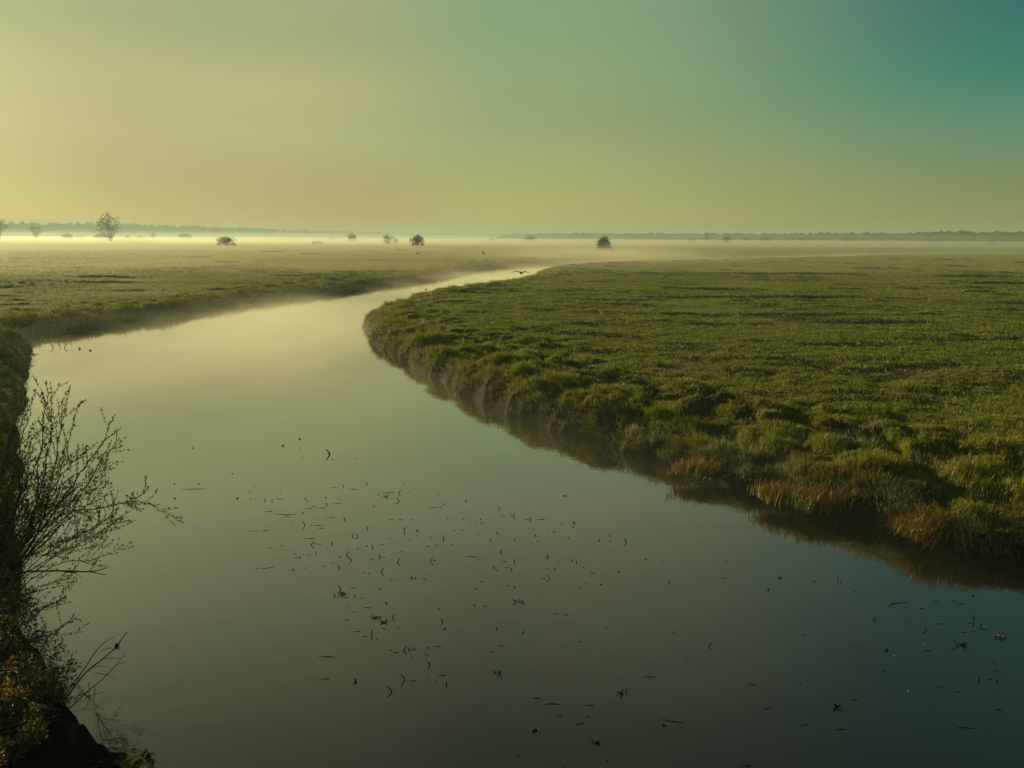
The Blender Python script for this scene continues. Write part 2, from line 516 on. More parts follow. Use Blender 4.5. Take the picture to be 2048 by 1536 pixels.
# long fringe hanging over the banks
x, y = scatter(230000, 11, 170)
z, dn, gx, gy = ground(x, y)
rr = np.hypot(x, y)
k = (dn > .02) & (dn < np.where(rr < 32, 5.2, 2.6)) & (z > .05) & ~((x < 0) & (y < 11))
k &= (RNG.uniform(size=len(x)) < (.12 + .88 * smooth01(-.3, .35, noise(x / 1.3, y / 1.3, 111))) * np.where(dn < .45, .45, 1))
x, y, z, dn, gx, gy, rr = [q[k] for q in (x, y, z, dn, gx, gy, rr)]
h = (.13 + .26 * smooth01(-.3, .6, noise(x / 1.1, y / 1.1, 112))) * RNG.uniform(.6, 1.3, len(x)) * (1 - .45 * smooth01(1.2, 4.6, dn))
w = np.maximum(.011, .0006 * rr)
tint = .54 - .60 * ((x < -8) & (y < 45)) + .30 * noise(x / 1.8, y / 1.8, 113) + .22 * smooth01(2.6, 3.6, dn) * (1 - smooth01(4.2, 5.2, dn)) + .22 * (1 - smooth01(.35, .95, z))  # fringe on the left verge carries the same painted shade
ln = RNG.uniform(.0, 1.3, len(x)) * (1 - smooth01(.5, 1.6, dn)) + .1
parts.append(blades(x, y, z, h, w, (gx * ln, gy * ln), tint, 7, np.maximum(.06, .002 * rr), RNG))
# growth on the bank walls themselves, down to the waterline
wxs, wys = [], []
for PL in (RW[3:44], LW[13:28]):
    for (ax, ay), (bx3, by3) in zip(PL[:-1], PL[1:]):
        L = math.hypot(bx3 - ax, by3 - ay)
        dm = max(10, math.hypot((ax + bx3) / 2, (ay + by3) / 2))
        n = int(min(6000, L * 16000 / dm ** 1.15))
        t = RNG.uniform(0, 1, n); o1 = RNG.uniform(-.9, 1.2, n); o2 = RNG.uniform(-.9, 1.2, n)
        wxs.append(ax + (bx3 - ax) * t + o1); wys.append(ay + (by3 - ay) * t + o2)
x = np.concatenate(wxs); y = np.concatenate(wys)
z, dn, gx, gy = ground(x, y)
k = (dn > .0) & (dn < .55) & (z > .02) & (y > 11) & (RNG.uniform(size=len(x)) < .08 + .92 * smooth01(-.1, .45, noise(x / .8, y / .8, 121)))
x, y, z, dn, gx, gy = [q[k] for q in (x, y, z, dn, gx, gy)]
rr = np.hypot(x, y)
h = .17 * RNG.uniform(.5, 1.5, len(x))
ln = RNG.uniform(.4, 1.7, len(x))
tint = .30 + .40 * smooth01(-.5, .6, noise(x / 1.2, y / 1.2, 122)) + .1 * RNG.normal(size=len(x)) - .3 * (x < -8)  # left bank growth darkened too, its shade put into the tint
parts.append(blades(x, y, z + .03, h, np.maximum(.010, .0005 * rr), (gx * ln, gy * ln), tint, 4, np.full(len(x), .05), RNG))
# the tuft on the earth edge beside the bridge
c0 = at_z(150, 1300, 1.3)
tx = c0[0] + RNG.uniform(-.55, .45, 5200); ty = c0[1] + RNG.uniform(-.5, .9, 5200)
z, dn, gx, gy = ground(tx, ty)
k = (dn > .30) & (dn < .70) & (z > .9)
tx, ty, z, dn, gx, gy = [q[k] for q in (tx, ty, z, dn, gx, gy)]
parts.append(blades(tx, ty, z, np.full(len(tx), .21), np.full(len(tx), .006), (gx * .3, gy * .3), RNG.uniform(.1, .75, len(tx)), 4, np.full(len(tx), .03), RNG))
# withered blades trailing down the earth face
hx = RNG.uniform(-5.2, -3.2, 26000); hy = RNG.uniform(6.2, 9.6, 26000)
z, dn, gx, gy = ground(hx, hy)
k = (dn > .06) & (dn < .5) & (z > .12) & (z < 1.3) & (noise(hx / .5, hy / .5, 131) > .12)
hx, hy, z, dn, gx, gy = [q[k] for q in (hx, hy, z, dn, gx, gy)]
parts.append(blades(hx, hy, z, np.full(len(hx), .13), np.full(len(hx), .005), (gx * 1.5, gy * 1.5), RNG.uniform(.0, .45, len(hx)), 2, np.full(len(hx), .03), RNG))
V, Fs, A = merge(parts)
tag(mesh_obj('grass', V, Fs, M['grass'], attrs={'tint': A}), kind='stuff')

# dark rushes in low drifts across the meadow
parts = []
drift = [(1328, 594, 2.2), (1360, 595, 1.6), (1420, 594, 3), (1500, 594, 3), (1570, 594, 2), (1600, 593, 3), (1640, 593, 3), (1672, 592, 2), (1540, 630, 3), (1590, 630, 2.5), (1640, 629, 2), (1700, 644, 3), (1750, 645, 3),
         (1330, 626, 2.5), (1400, 627, 2), (2030, 605, 2.5), (2035, 620, 3), (1960, 553, 4), (1930, 554, 4), (1985, 566, 3), (2030, 567, 3), (1560, 548, 4), (1600, 546, 3), (1650, 549, 4), (1500, 548, 4), (1340, 549, 4), (1420, 578, 4), (1210, 601, 1.8), (1260, 600, 1.5),
         (1650, 687, 2.2), (1700, 686, 2), (1880, 680, 2), (1960, 679, 2), (1540, 716, 1.6), (1600, 718, 1.6), (1690, 741, 1.8), (1750, 743, 1.4), (1850, 731, 2), (1900, 730, 1.6), (1420, 715, 1.2), (1240, 672, 1.2), (1060, 656, 1.2), (1130, 665, 1.2), (1700, 803, 1.2), (1780, 806, 1.4), (1840, 803, 1.0),
         (1480, 742, 1.0), (1500, 744, .8), (1200, 705, .8), (1100, 690, .8)]
rg = np.random.default_rng(5)
for k in range(150):
    drift.append((rg.uniform(900, 2150), 520 + 300 * rg.uniform() ** 1.7, rg.uniform(.5, 1.6)))
for k in range(16):
    drift.append((rg.uniform(140, 900), 500 + 95 * rg.uniform(), rg.uniform(1, 3.5)))
bx, by, bl = [], [], []
for px, py, L in drift:
    p = at_z(px, py, 1.0)
    d = math.hypot(p[0], p[1])
    n = int(60 * L)
    bx.append(p[0] + rg.normal(size=n) * L * .55); by.append(p[1] + rg.normal(size=n) * max(.22, .0045 * d)); bl.append(np.full(n, min(1.0, .55 + L * .15)))
x = np.concatenate(bx); y = np.concatenate(by); bl = np.concatenate(bl)
z, dn, gx, gy = ground(x, y)
k = dn > .8
x, y, z, bl = x[k], y[k], z[k], bl[k]
rr = np.hypot(x, y)
h = (.15 + .0011 * rr) * bl * RNG.uniform(.6, 1.2, len(x))
parts.append(blades(x, y, z, h, np.maximum(.012, .0007 * rr), (0 * x, 0 * x), RNG.uniform(0, 1, len(x)), 5, np.maximum(.05, .0015 * rr), RNG))
V, Fs, A = merge(parts)
tag(mesh_obj('rushes', V, Fs, M['rush'], attrs={'tint': A}), kind='stuff')

# rust coloured sedge clumps that hang down the cut bank
SEDGE = [(1560, 950, .40, 'rust brown sedge clump hanging over the dark hollow beside the pale stones'),
         (1632, 965, .52, 'long orange brown sedge clump drooping to the water, beside the smaller hanging clump'),
         (1850, 1018, .50, 'green topped sedge clump with brown skirt on the corner of the bank nearest the bridge'),
         (1400, 905, .40, 'yellow green sedge clump crowning the rounded knoll above the pale stones')]
for px, py, hh, lab in SEDGE:
    p = at_z(px, py, .78)
    d, gx, gy = river_sdf(np.array([p[0]]), np.array([p[1]]))
    x = p[0] + RNG.normal(size=130) * .26; y = p[1] + RNG.normal(size=130) * .20
    z, dn, gx, gy = ground(x, y)
    z = np.maximum(z, .25)
    o = empty('sedge_clump', (p[0], p[1], float(np.median(z))))
    base = np.array(o.location)
    ln = RNG.uniform(.4, 1.9, len(x))
    V, Q, T, A = blades(x, y, z, np.full(len(x), hh), np.full(len(x), .013), (gx * ln, gy * ln), RNG.uniform(.2, 1, len(x)), 7, np.full(len(x), .05), RNG)
    mesh_obj('hanging_blades', V - base, [Q, T], M['sedge'], o)
    V, Q, T, A = blades(x[:70], y[:70], z[:70] + .03, np.full(70, hh * .6), np.full(70, .012), (gx[:70] * .1, gy[:70] * .1), RNG.uniform(.25, .6, 70), 6, np.full(70, .06), RNG)
    mesh_obj('upright_blades', V - base, [Q, T], M['grass'], o, attrs={'tint': A})
    tag(o, lab, 'sedge', 'sedge clumps along the cut bank')

# pale stones at the foot of the bank
for k in range(26):
    t = k / 25
    px = 1376 + 130 * t + random.uniform(-6, 6); py = 938 + 42 * t + random.uniform(-7, 5)
    p = at_z(px, py, .05)
    mb = MB(); r = random.uniform(.025, .06)
    mb.lump((0, 0, 0), (r * random.uniform(.9, 1.5), r, r * .7), seed=k, rough=.2, sub=2)
    o = mb.build('stone', M['stone'], None, True)
    zz = ground(np.array([p[0]]), np.array([p[1]]))[0][0]
    o.location = (p[0], p[1], max(zz, 0) + r * .35)
    o.rotation_euler = (random.random(), random.random(), random.random() * 6)
    tag(o, 'small pale stone lying among others at the waterline under the grassy knoll', 'stone', 'pale stones at the waterline')

# ------------------------------------------------------------------ far trees and bushes standing in the mist


def bare_tree(name, loc, Ht, Wd, seed, label, dense=0.5, stems=1, group='trees on the far meadow'):
    """short trunk or several, limbs that bow out to a rounded crown, leaf clumps with gaps at their ends"""
    rg = random.Random(seed)
    o = empty(name, loc)
    tr, cr = MB(), MB()
    for s_ in range(stems):
        a = s_ * 6.283 / stems + rg.random()
        off = np.array([math.cos(a), math.sin(a), 0]) * (Ht * .03 if stems > 1 else 0)
        lean = np.array([math.cos(a), math.sin(a), 0]) * (Wd * .10 if stems > 1 else 0)
        T0 = [off + lean * t * t * 2 + np.array([rg.gauss(0, .01) * Ht, rg.gauss(0, .01) * Ht, t * Ht * .72 - .2]) for t in (0, .2, .4, .6, .8, 1)]
        tr.tube(T0, [Ht * .022 * (1 - .15 * i) for i in range(6)], 6)
        for k in range(int(46 / stems)):
            th = rg.uniform(0, 6.283); cz = rg.uniform(-.75, 1.0)
            q = rg.uniform(.6, 1.0); rr_ = math.sqrt(max(0, 1 - cz * cz)) * q
            e = np.array([math.cos(th) * rr_ * Wd * .5, math.sin(th) * rr_ * Wd * .5, Ht * (.60 + .40 * cz * q)])
            ti = max(.15, min(.95, (e[2] / Ht - .28) / .72))
            f = ti * 5; i0 = min(4, int(f)); b0 = T0[i0] + (T0[i0 + 1] - T0[i0]) * (f - i0)
            mid = b0 * .45 + e * .55 + np.array([0, 0, Ht * .05])
            tr.tube([b0, mid, e], [Ht * .008, Ht * .006, Ht * .002], 3)
            for w_ in range(2):
                e2 = e + np.array([rg.gauss(0, .06), rg.gauss(0, .06), rg.gauss(.03, .05)]) * Ht
                tr.tube([mid, (mid + e2) / 2, e2], [Ht * .004, Ht * .003, Ht * .001], 3)
                for z_ in range(int(3 + 9 * dense)):
                    p = e2 + np.array([rg.gauss(0, .028), rg.gauss(0, .028), rg.gauss(0, .024)]) * Ht
                    cr.leaf(p, (rg.gauss(0, 1), rg.gauss(0, 1), rg.gauss(0, 1)), (0, .3, 1), Ht * .042, Ht * .03)
    tr.build('trunk', M['bark'], o)
    cr.build('crown', M['tree_leaf'], o)
    return tag(o, label, 'tree', group)


def dome_bush(name, loc, Ht, Wd, seed, label, flat=1.0, group='bushes on the far meadow', n=700):
    rg = np.random.default_rng(seed)
    r2 = random.Random(seed)
    o = empty(name, loc)
    st = MB()
    for k in range(7):
        a = k * .9 + r2.random(); e = np.array([math.cos(a) * Wd * .33, math.sin(a) * Wd * .33, Ht * r2.uniform(.5, .8)])
        st.tube([(0.1 * math.cos(a), .1 * math.sin(a), -.2), e * .5 + np.array([0, 0, .12 * Ht]), e], [Ht * .03, Ht * .02, Ht * .008], 4)
    st.build('trunk', M['bark'], o)
    cr = MB()
    blobs = []
    for k in range(11):
        a = r2.uniform(0, 6.28); q = math.sqrt(r2.random()) * .34
        blobs.append((np.array([math.cos(a) * Wd * q, math.sin(a) * Wd * q, Ht * (.62 - .9 * q * q * flat) * r2.uniform(.7, 1.15)]), r2.uniform(.12, .27)))
    for k in range(7):
        a = k * .9 + r2.random(); blobs.append((np.array([math.cos(a) * Wd * .36, math.sin(a) * Wd * .36, Ht * .13]), .11))
    blobs.append((np.array([0, 0, Ht * .74]), .20))
    for c, s in blobs:
        for k in range(n // 19):
            v = rg.normal(size=3); v /= np.linalg.norm(v)
            p = c + v * np.array([Wd * s, Wd * s, Ht * s * 1.2]) * rg.uniform(.55, 1.05)
            p[2] = max(p[2], .05 * Ht)
            cr.leaf(p, v + rg.normal(size=3) * .8, rg.normal(size=3), Ht * .10, Ht * .07)
    cr.build('crown', M['tree_leaf'], o)
    return tag(o, label, 'bush', group)


def place(px, base, dist=None):
    if dist is None:
        p = at_z(px, base, .95)
    else:
        p = at_y(px, base, dist); p[2] = .95
    return (p[0], p[1], .9)


def px2m(px, loc):
    return px * loc[1] / FPX

TREES = [  # px x, base y, distance or None, width px, height px, kind, label
    (2, 484, 700, 34, 44, 'bare', 'pale grey tree cut by the picture edge, beyond the misty meadow'),
    (221, 483, 560, 46, 52, 'big', 'tall round bare tree with several trunks, by far the largest tree on the horizon'),
    (74, 482, 760, 22, 27, 'leany', 'small ragged tree with dense leaning base, second from the picture edge'),
    (136, 481, 820, 20, 13, 'dome', 'low dark dome bush between the ragged tree and the tall bare tree'),
    (193, 481, 850, 13, 10, 'dome', 'tiny oval bush just before the foot of the tall bare tree'),
    (207, 481, 840, 22, 14, 'dome', 'faint broad bush touching the trunk of the tall bare tree'),
    (307, 481, 860, 12, 14, 'bare', 'little bare tree with a bent top just past the tall bare tree'),
    (256, 482, 900, 9, 8, 'dome', 'tiny grey bush halfway from the tall bare tree to the little bent tree'),
    (281, 481, 900, 14, 8, 'dome', 'flat grey bush just before the little bent tree'),
    (160, 481, 900, 18, 7, 'dome', 'very low grey bush just past the low dark dome bush'),
    (370, 482, 950, 30, 14, 'faint', 'faint loose thicket fading into the mist before the broad arched bush'),
    (452, 492, None, 40, 16, 'dome', 'broad dark arched bush standing alone on the pale misty meadow'),
    (634, 490, None, 26, 6, 'dome', 'very low flat bush hugging the ground in the mist'),
    (560, 483, 900, 22, 6, 'dome', 'thin grey strip of bush under the distant wood'),
    (662, 484, 900, 24, 7, 'dome', 'long low grey bush just before the small round bush'),
    (705, 488, 720, 21, 15, 'dome', 'small round grey bush before the flat topped cluster'),
    (777, 490, 640, 30, 16, 'flat', 'flat topped wide bush in the mist beside the dark round willow'),
    (776, 493, 520, 16, 9, 'dome', 'small bush in front of the flat topped wide bush'),
    (791, 491, 580, 10, 9, 'dome', 'tiny bush at the foot of the flat topped wide bush'),
    (835, 493, None, 27, 19, 'round', 'dark round willow bush above the small dark bird'),
    (821, 491, 520, 6, 12, 'bare', 'slim sapling leaning beside the dark round willow bush'),
    (1060, 489, 800, 34, 12, 'dome', 'wide faint bush with a raised end in front of the distant wood'),
    (985, 488, 800, 16, 7, 'dome', 'small faint bush in the mist before the start of the darker wood'),
    (1209, 502, None, 34, 25, 'round', 'large dark round willow bush beyond the river bend, darkest in the mist'),
    (1413, 490, 850, 14, 17, 'bare', 'thin pale sapling in the mist before the darker wood'),
    (1382, 490, 850, 26, 9, 'dome', 'low faint bush beside the thin pale sapling'),
    (1454, 490, 700, 20, 15, 'flat', 'small table topped tree with a clear trunk in the mist'),
    (1490, 490, 900, 18, 10, 'dome', 'faint rounded bush just past the table topped tree'),
    (1533, 490, 900, 30, 12, 'dome', 'broad faint bush second past the table topped tree'),
    (1605, 490, 900, 24, 11, 'dome', 'faint lumpy bush alone halfway along the darker wood'),
    (1698, 490, 900, 24, 12, 'dome', 'dim arched bush above the far glint of the river'),
    (1985, 492, 700, 16, 9, 'dome', 'small dim bush on the meadow beyond the far glint of the river'),
    (1930, 492, 750, 20, 6, 'dome', 'low dim bush before the small dim bush near the picture edge'),
    (1870, 490, 800, 40, 9, 'dome', 'long low dim bush in front of the highest part of the darker wood'),
]
for i, (px, base, dist, wpx, hpx, kind, lab) in enumerate(TREES):
    loc = place(px, base, dist)
    W_, H_ = px2m(wpx, loc), px2m(hpx, loc) + .9
    if kind == 'big':
        bare_tree('bare_tree', loc, H_, W_, 100 + i, lab, .75, 3)
    elif kind == 'bare':
        bare_tree('bare_tree', loc, H_, W_, 100 + i, lab, .3, 1)
    elif kind == 'leany':
        bare_tree('bare_tree', loc, H_, W_, 100 + i, lab, .9, 3)
    elif kind == 'flat':
        dome_bush('flat_topped_bush', loc, H_, W_, 100 + i, lab, flat=.2)
    elif kind == 'round':
        dome_bush('willow_bush', loc, H_, W_, 100 + i, lab, flat=.55, n=1600)
    else:
        dome_bush('meadow_bush', loc, H_, W_, 100 + i, lab, n=1500 if hpx > 11 else 600)

# ------------------------------------------------------------------ the far wood: one mass of crowns


def horizon(px):
    return 475 + (px - CX) * math.tan(ROLL)


def wood(name, line, seed, gap, rows):
    rg = random.Random(seed)
    mb = MB()
    pts = []
    for px, top, d in line:
        pts.append((d * (px - CX) / FPX, d, 6 + d * (horizon(px) - top) / FPX))
    for (x0, y0, h0), (x1, y1, h1) in zip(pts[:-1], pts[1:]):
        L = math.hypot(x1 - x0, y1 - y0)
        n = max(1, int(L / gap))
        for i in range(n):
            t = i / n
            for r in range(rows):
                x = x0 + (x1 - x0) * t + rg.uniform(-1, 1) * gap * .6
                y = y0 + (y1 - y0) * t + r * 16 + rg.uniform(-6, 6)
                h = (h0 + (h1 - h0) * t) * rg.uniform(.95, 1.0) * (1.06 if rg.random() < .03 else 1)
                w = gap * rg.uniform(2.3, 3.0)
                mb.lump((x, y, h * .55), (w, w, h * .46), seed=rg.randint(0, 10 ** 6), rough=.22, sub=1)
                mb.lump((x + rg.uniform(-3, 3), y - 4, h * .2), (w, w, h * .22), seed=rg.randint(0, 10 ** 6), rough=.3, sub=1)
    return mb.build(name, M['forest'])


mb_l = [(-500, 443, 1500), (-200, 446, 1600), (0, 448, 1700), (130, 446.5, 1750), (220, 449, 1780), (400, 454, 1900), (600, 461, 2100), (800, 466, 2500), (1010, 469, 2900), (1100, 471, 3100)]
mb_r = [(1000, 474, 1500), (1012, 468.5, 1480), (1100, 467.5, 1400), (1300, 467.5, 1250), (1500, 468, 1150), (1700, 467, 1080), (1830, 465.5, 1040), (1930, 463, 1020), (2060, 465, 1000), (2500, 463, 1000), (2900, 463, 1000)]
o = wood('distant_forest', mb_l, 1, 4.5, 2)
tag(o, kind='stuff')
o = wood('distant_forest', mb_r, 2, 4, 2)
tag(o, kind='stuff')

# ------------------------------------------------------------------ the willow shrub that leans over the water beside the bridge
YB = 9.6
root = at_y(-40, 1215, YB)
root[2] = max(root[2], 1.2)
willow = empty('willow_shrub', tuple(root))
WB = np.array(root)
tag(willow, 'sprawling willow shrub with small upright leaves leaning over the water', 'shrub')
wb, wt, wl = MB(), MB(), MB()
rgw = random.Random(21)
unit = YB / FPX                                   # metres per photo pixel at the shrub


def smooth_path(pts, n):
    pts = [np.array(p, float) for p in pts]
    out = []
    P = [2 * pts[0] - pts[1]] + pts + [2 * pts[-1] - pts[-2]]
    for i in range(1, len(P) - 2):
        for k in range(n):
            t = k / n
            a, b_, c, d = P[i - 1], P[i], P[i + 1], P[i + 2]
            out.append(.5 * (2 * b_ + (c - a) * t + (2 * a - 5 * b_ + 4 * c - d) * t * t + (3 * b_ - a - 3 * c + d) * t ** 3))
    out.append(pts[-1])
    return out


def leafy_tip(mb, path, f0, step, L, rg):
    """alternate small leaves that point along the shoot"""
    acc = 0; side = 1
    tot = len(path)
    for i in range(int(tot * f0), tot - 1):
        a, b_ = path[i], path[i + 1]
        seg = np.linalg.norm(b_ - a); t = (b_ - a) / (seg + 1e-9)
        acc += seg
        while acc > step:
            acc -= step; side = -side
            s = np.cross(t, [rg.gauss(0, .5), -1, rg.gauss(0, .5)]); s /= np.linalg.norm(s) + 1e-9
            d = t * .9 + s * side * .55 + np.array([0, 0, .25]) + np.array([rg.gauss(0, .15) for _ in range(3)])
            l = L * rg.uniform(.55, 1.15)
            mb.leaf(a + (b_ - a) * rg.random(), d, (rg.gauss(0, .6), -1, rg.gauss(0, .6)), l, l * .34)
    mb.leaf(path[-1], path[-1] - path[-2], (0, -1, .2), L, L * .35)


def shoot(path, r0, depth, rg, lvl=0, leaf_from=.45, twigs=True):
    n = len(path)
    (wb if lvl == 0 else wt).tube(path, [r0 * (1 - .8 * i / n) for i in range(n)], 5 if lvl == 0 else 3)
    leafy_tip(wl, path, leaf_from, .021, .046, rg)
    if not twigs: return
    for k in range(rg.randint(5, 8) if lvl == 0 else rg.randint(1, 3)):
        i = int(n * rg.uniform(.28, .93))
        i = min(i, n - 2)
        t = path[i + 1] - path[i]; t /= np.linalg.norm(t) + 1e-9
        s = np.cross(t, [0, -1, 0]) * rg.choice((-1, 1)) + np.array([0, rg.gauss(0, .5), 0])
        d = t * .85 + s * rg.uniform(.3, .75) + np.array([.05, 0, .18])
        d /= np.linalg.norm(d)
        L = unit * rg.uniform(28, 72) * (.6 if lvl else 1)
        pts = [path[i]]
        for q in range(6):
            d = d + np.array([rg.gauss(0, .06), rg.gauss(0, .06), .035 + rg.gauss(0, .05)])
            d /= np.linalg.norm(d)
            pts.append(pts[-1] + d * L / 6)
        shoot(pts, r0 * .35, depth, rg, lvl + 1, .15, lvl < 1)


BR = [([(-30, 1210), (60, 1060), (84, 900), (94, 768)], .010), ([(-30, 1200), (60, 1050), (90, 900), (104, 770)], .008),
      ([(-25, 1205), (80, 1060), (115, 900), (140, 776)], .010), ([(-25, 1200), (95, 1000), (130, 900), (161, 808)], .009),
      ([(-20, 1205), (80, 1065), (150, 960), (203, 892), (240, 860)], .012), ([(-20, 1205), (110, 1035), (172, 962), (220, 888)], .009),
      ([(-20, 1205), (120, 1055), (185, 1000), (217, 962)], .008), ([(-20, 1210), (120, 1040), (200, 1022), (262, 1008), (312, 1011)], .010),
      ([(-20, 1210), (90, 1105), (170, 1062), (222, 1030)], .008), ([(-20, 1212), (100, 1125), (180, 1082), (236, 1040)], .008),
      ([(-20, 1214), (110, 1128), (170, 1118), (232, 1104)], .008),
      ([(-40, 1200), (25, 960), (60, 830)], .009), ([(-40, 1190), (15, 900), (48, 790)], .008), ([(-40, 1190), (0, 960), (30, 850)], .009),
      ([(-40, 1190), (40, 1000), (95, 880), (120, 835)], .008), ([(-40, 1200), (60, 1080), (120, 960), (170, 905)], .008),
      ([(-40, 1200), (50, 1120), (130, 1040), (190, 940)], .008), ([(-40, 1205), (60, 1140), (150, 1090), (205, 1045)], .007),
      ([(-50, 1190), (-30, 950), (-5, 800)], .010), ([(-50, 1190), (-10, 1000), (20, 900)], .009), ([(-50, 1190), (-60, 950), (-30, 780)], .010),
      ([(-50, 1200), (20, 1090), (70, 1000), (88, 930)], .008), ([(-50, 1200), (10, 1120), (60, 1050), (100, 1010)], .007),
      ([(-60, 1200), (-90, 1000), (-70, 820)], .010), ([(-60, 1200), (-130, 1030), (-150, 860)], .010),
      ([(-30, 1215), (30, 1190), (90, 1175), (130, 1160)], .007), ([(-30, 1215), (40, 1150), (110, 1105), (160, 1060)], .007),
      ([(-30, 1250), (20, 1240), (80, 1220), (130, 1195)], .007), ([(-30, 1270), (20, 1260), (90, 1275), (145, 1240)], .007)]
for k in range(46):
    ex, ey = rgw.uniform(-60, 175), rgw.uniform(800, 1100)
    if ex > 50 and ey < 850 + (ex - 60) * .6: ey += 130
    BR.append(([(-45 + rgw.uniform(-15, 20), 1195), (-30 + (ex + 30) * .45 + rgw.uniform(-15, 15), 1190 + (ey - 1190) * .55), (ex, ey)], .007))
for pts, r in BR:
    d0 = rgw.uniform(-.25, .35); d1 = d0 + rgw.uniform(-.7, .9)
    P3 = []
    for i, (px, py) in enumerate(pts):
        f = i / (len(pts) - 1)
        P3.append(at_y(px + rgw.gauss(0, 3) * (i < len(pts) - 1), py + rgw.gauss(0, 3) * (i < len(pts) - 1), YB + .15 + d0 * .3 + (d1 - d0 * .3) * f))
    wig = lambda: np.array([rgw.gauss(0, .009), rgw.gauss(0, .012), rgw.gauss(0, .009)])
    shoot([p - WB + wig() * (i > 0) for i, p in enumerate(smooth_path(P3, 7))], r * 1.15, 0, rgw)
# the leaf rosette on the longest shoot and the thick bare branch under it
for k in range(46):
    p = at_y(262 + rgw.gauss(0, 6), 1006 + rgw.gauss(0, 7), YB + rgw.gauss(.2, .05)) - WB
    wl.leaf(p, (rgw.gauss(0, .5), rgw.gauss(0, .4), 1), (rgw.gauss(0, 1), -1, 0), .055, .02)
P3 = [at_y(*q) for q in [(-40, 1205, YB), (30, 1150, YB), (100, 1142, YB + .1), (180, 1143, YB + .2), (213, 1136, YB + .25)]]
wb.tube([p - WB for p in smooth_path(P3, 6)], [.018 - .012 * i / 25 for i in range(25)], 6)
for q in ([(178, 1143), (212, 1150)], [(180, 1142), (196, 1118), (206, 1102)], [(120, 1142), (150, 1146), (165, 1156)]):
    P3 = [at_y(a, b_, YB + .2) - WB for a, b_ in q]
    wb.tube(P3, [.008, .005, .003][:len(P3)], 4)
wb.build('branches', M['bark'], willow)
wt.build('twigs', M['twig'], willow)
wl.build('leaves', M['willow_leaf'], willow)

# ------------------------------------------------------------------ the brown leaved bush that covers the bank beside the bridge
bush_root = np.array([-5.6, 7.6, 1.3])
bush = empty('brown_bush', tuple(bush_root))
tag(bush, 'low brown leaved bush with pale shining leaf tips covering the earth bank under the willow', 'bush')
bl_, bt_ = MB(), MB()
OUT = [(-40, 1140), (42, 1168), (60, 1235), (100, 1285), (132, 1325), (128, 1400), (95, 1440), (52, 1490), (-10, 1560), (-60, 1560)]


def inside(px, py, poly):
    c = False
    for (ax, ay), (bx2, by2) in zip(poly, poly[1:] + poly[:1]):
        if (ay > py) != (by2 > py) and px < (bx2 - ax) * (py - ay) / (by2 - ay) + ax: c = not c
    return c


lumps = []
for k in range(170):
    px, py = rgw.uniform(-60, 130), rgw.uniform(1150, 1560)
    if inside(px, py, OUT):
        t = (py - 1150) / 410
        lumps.append((px, py, at_z(px, py, 1.38 + rgw.uniform(.0, .22))[1], rgw.uniform(16, 30)))
for px, py, yy, s in lumps:
    c = at_y(px, py, yy); u = yy / FPX
    n = 130
    for k in range(n):
        v = np.array([rgw.gauss(0, 1), rgw.gauss(0, 1), rgw.gauss(0, 1)]); v /= np.linalg.norm(v)
        p = c + v * s * u * 1.05 * rgw.uniform(.5, 1.1)
        l = rgw.uniform(.024, .048)
        d = v + np.array([rgw.gauss(0, .7), rgw.gauss(0, .7), rgw.gauss(.3, .5)])
        bl_.leaf(p - bush_root, d, (rgw.gauss(0, 1), rgw.gauss(0, 1), 1), l, l * .5)
    for k in range(3):
        v = np.array([rgw.gauss(.3, .6), rgw.gauss(0, .6), rgw.uniform(.3, 1)]); v /= np.linalg.norm(v)
        a = c - np.array([0, 0, .12]); e = c + v * s * u * 1.25
        bt_.tube([a - bush_root, (a + e) / 2 + np.array([.02, 0, .02]) - bush_root, e - bush_root], [.005, .004, .002], 3)
# a few sprays that reach out past the bush
for pts in ([(60, 1240), (90, 1215), (128, 1198)], [(70, 1262), (110, 1262), (148, 1238)], [(40, 1190), (85, 1180), (122, 1172)], [(95, 1340), (120, 1335), (138, 1330)], [(100, 1400), (128, 1405), (150, 1402)], [(70, 1290), (90, 1262), (84, 1235)], [(100, 1300), (118, 1290), (127, 1280)]):
    P3 = [at_y(a, b_, at_z(a, b_, 1.55)[1]) - bush_root for a, b_ in pts]
    pth = smooth_path(P3, 6)
    bt_.tube(pth, [.005 - .0003 * i for i in range(len(pth))], 3)
    leafy_tip(bl_, pth, .1, .014, .042, rgw)
bt_.build('twigs', M['twig'], bush)
bl_.build('leaves', M['brown_leaf'], bush)

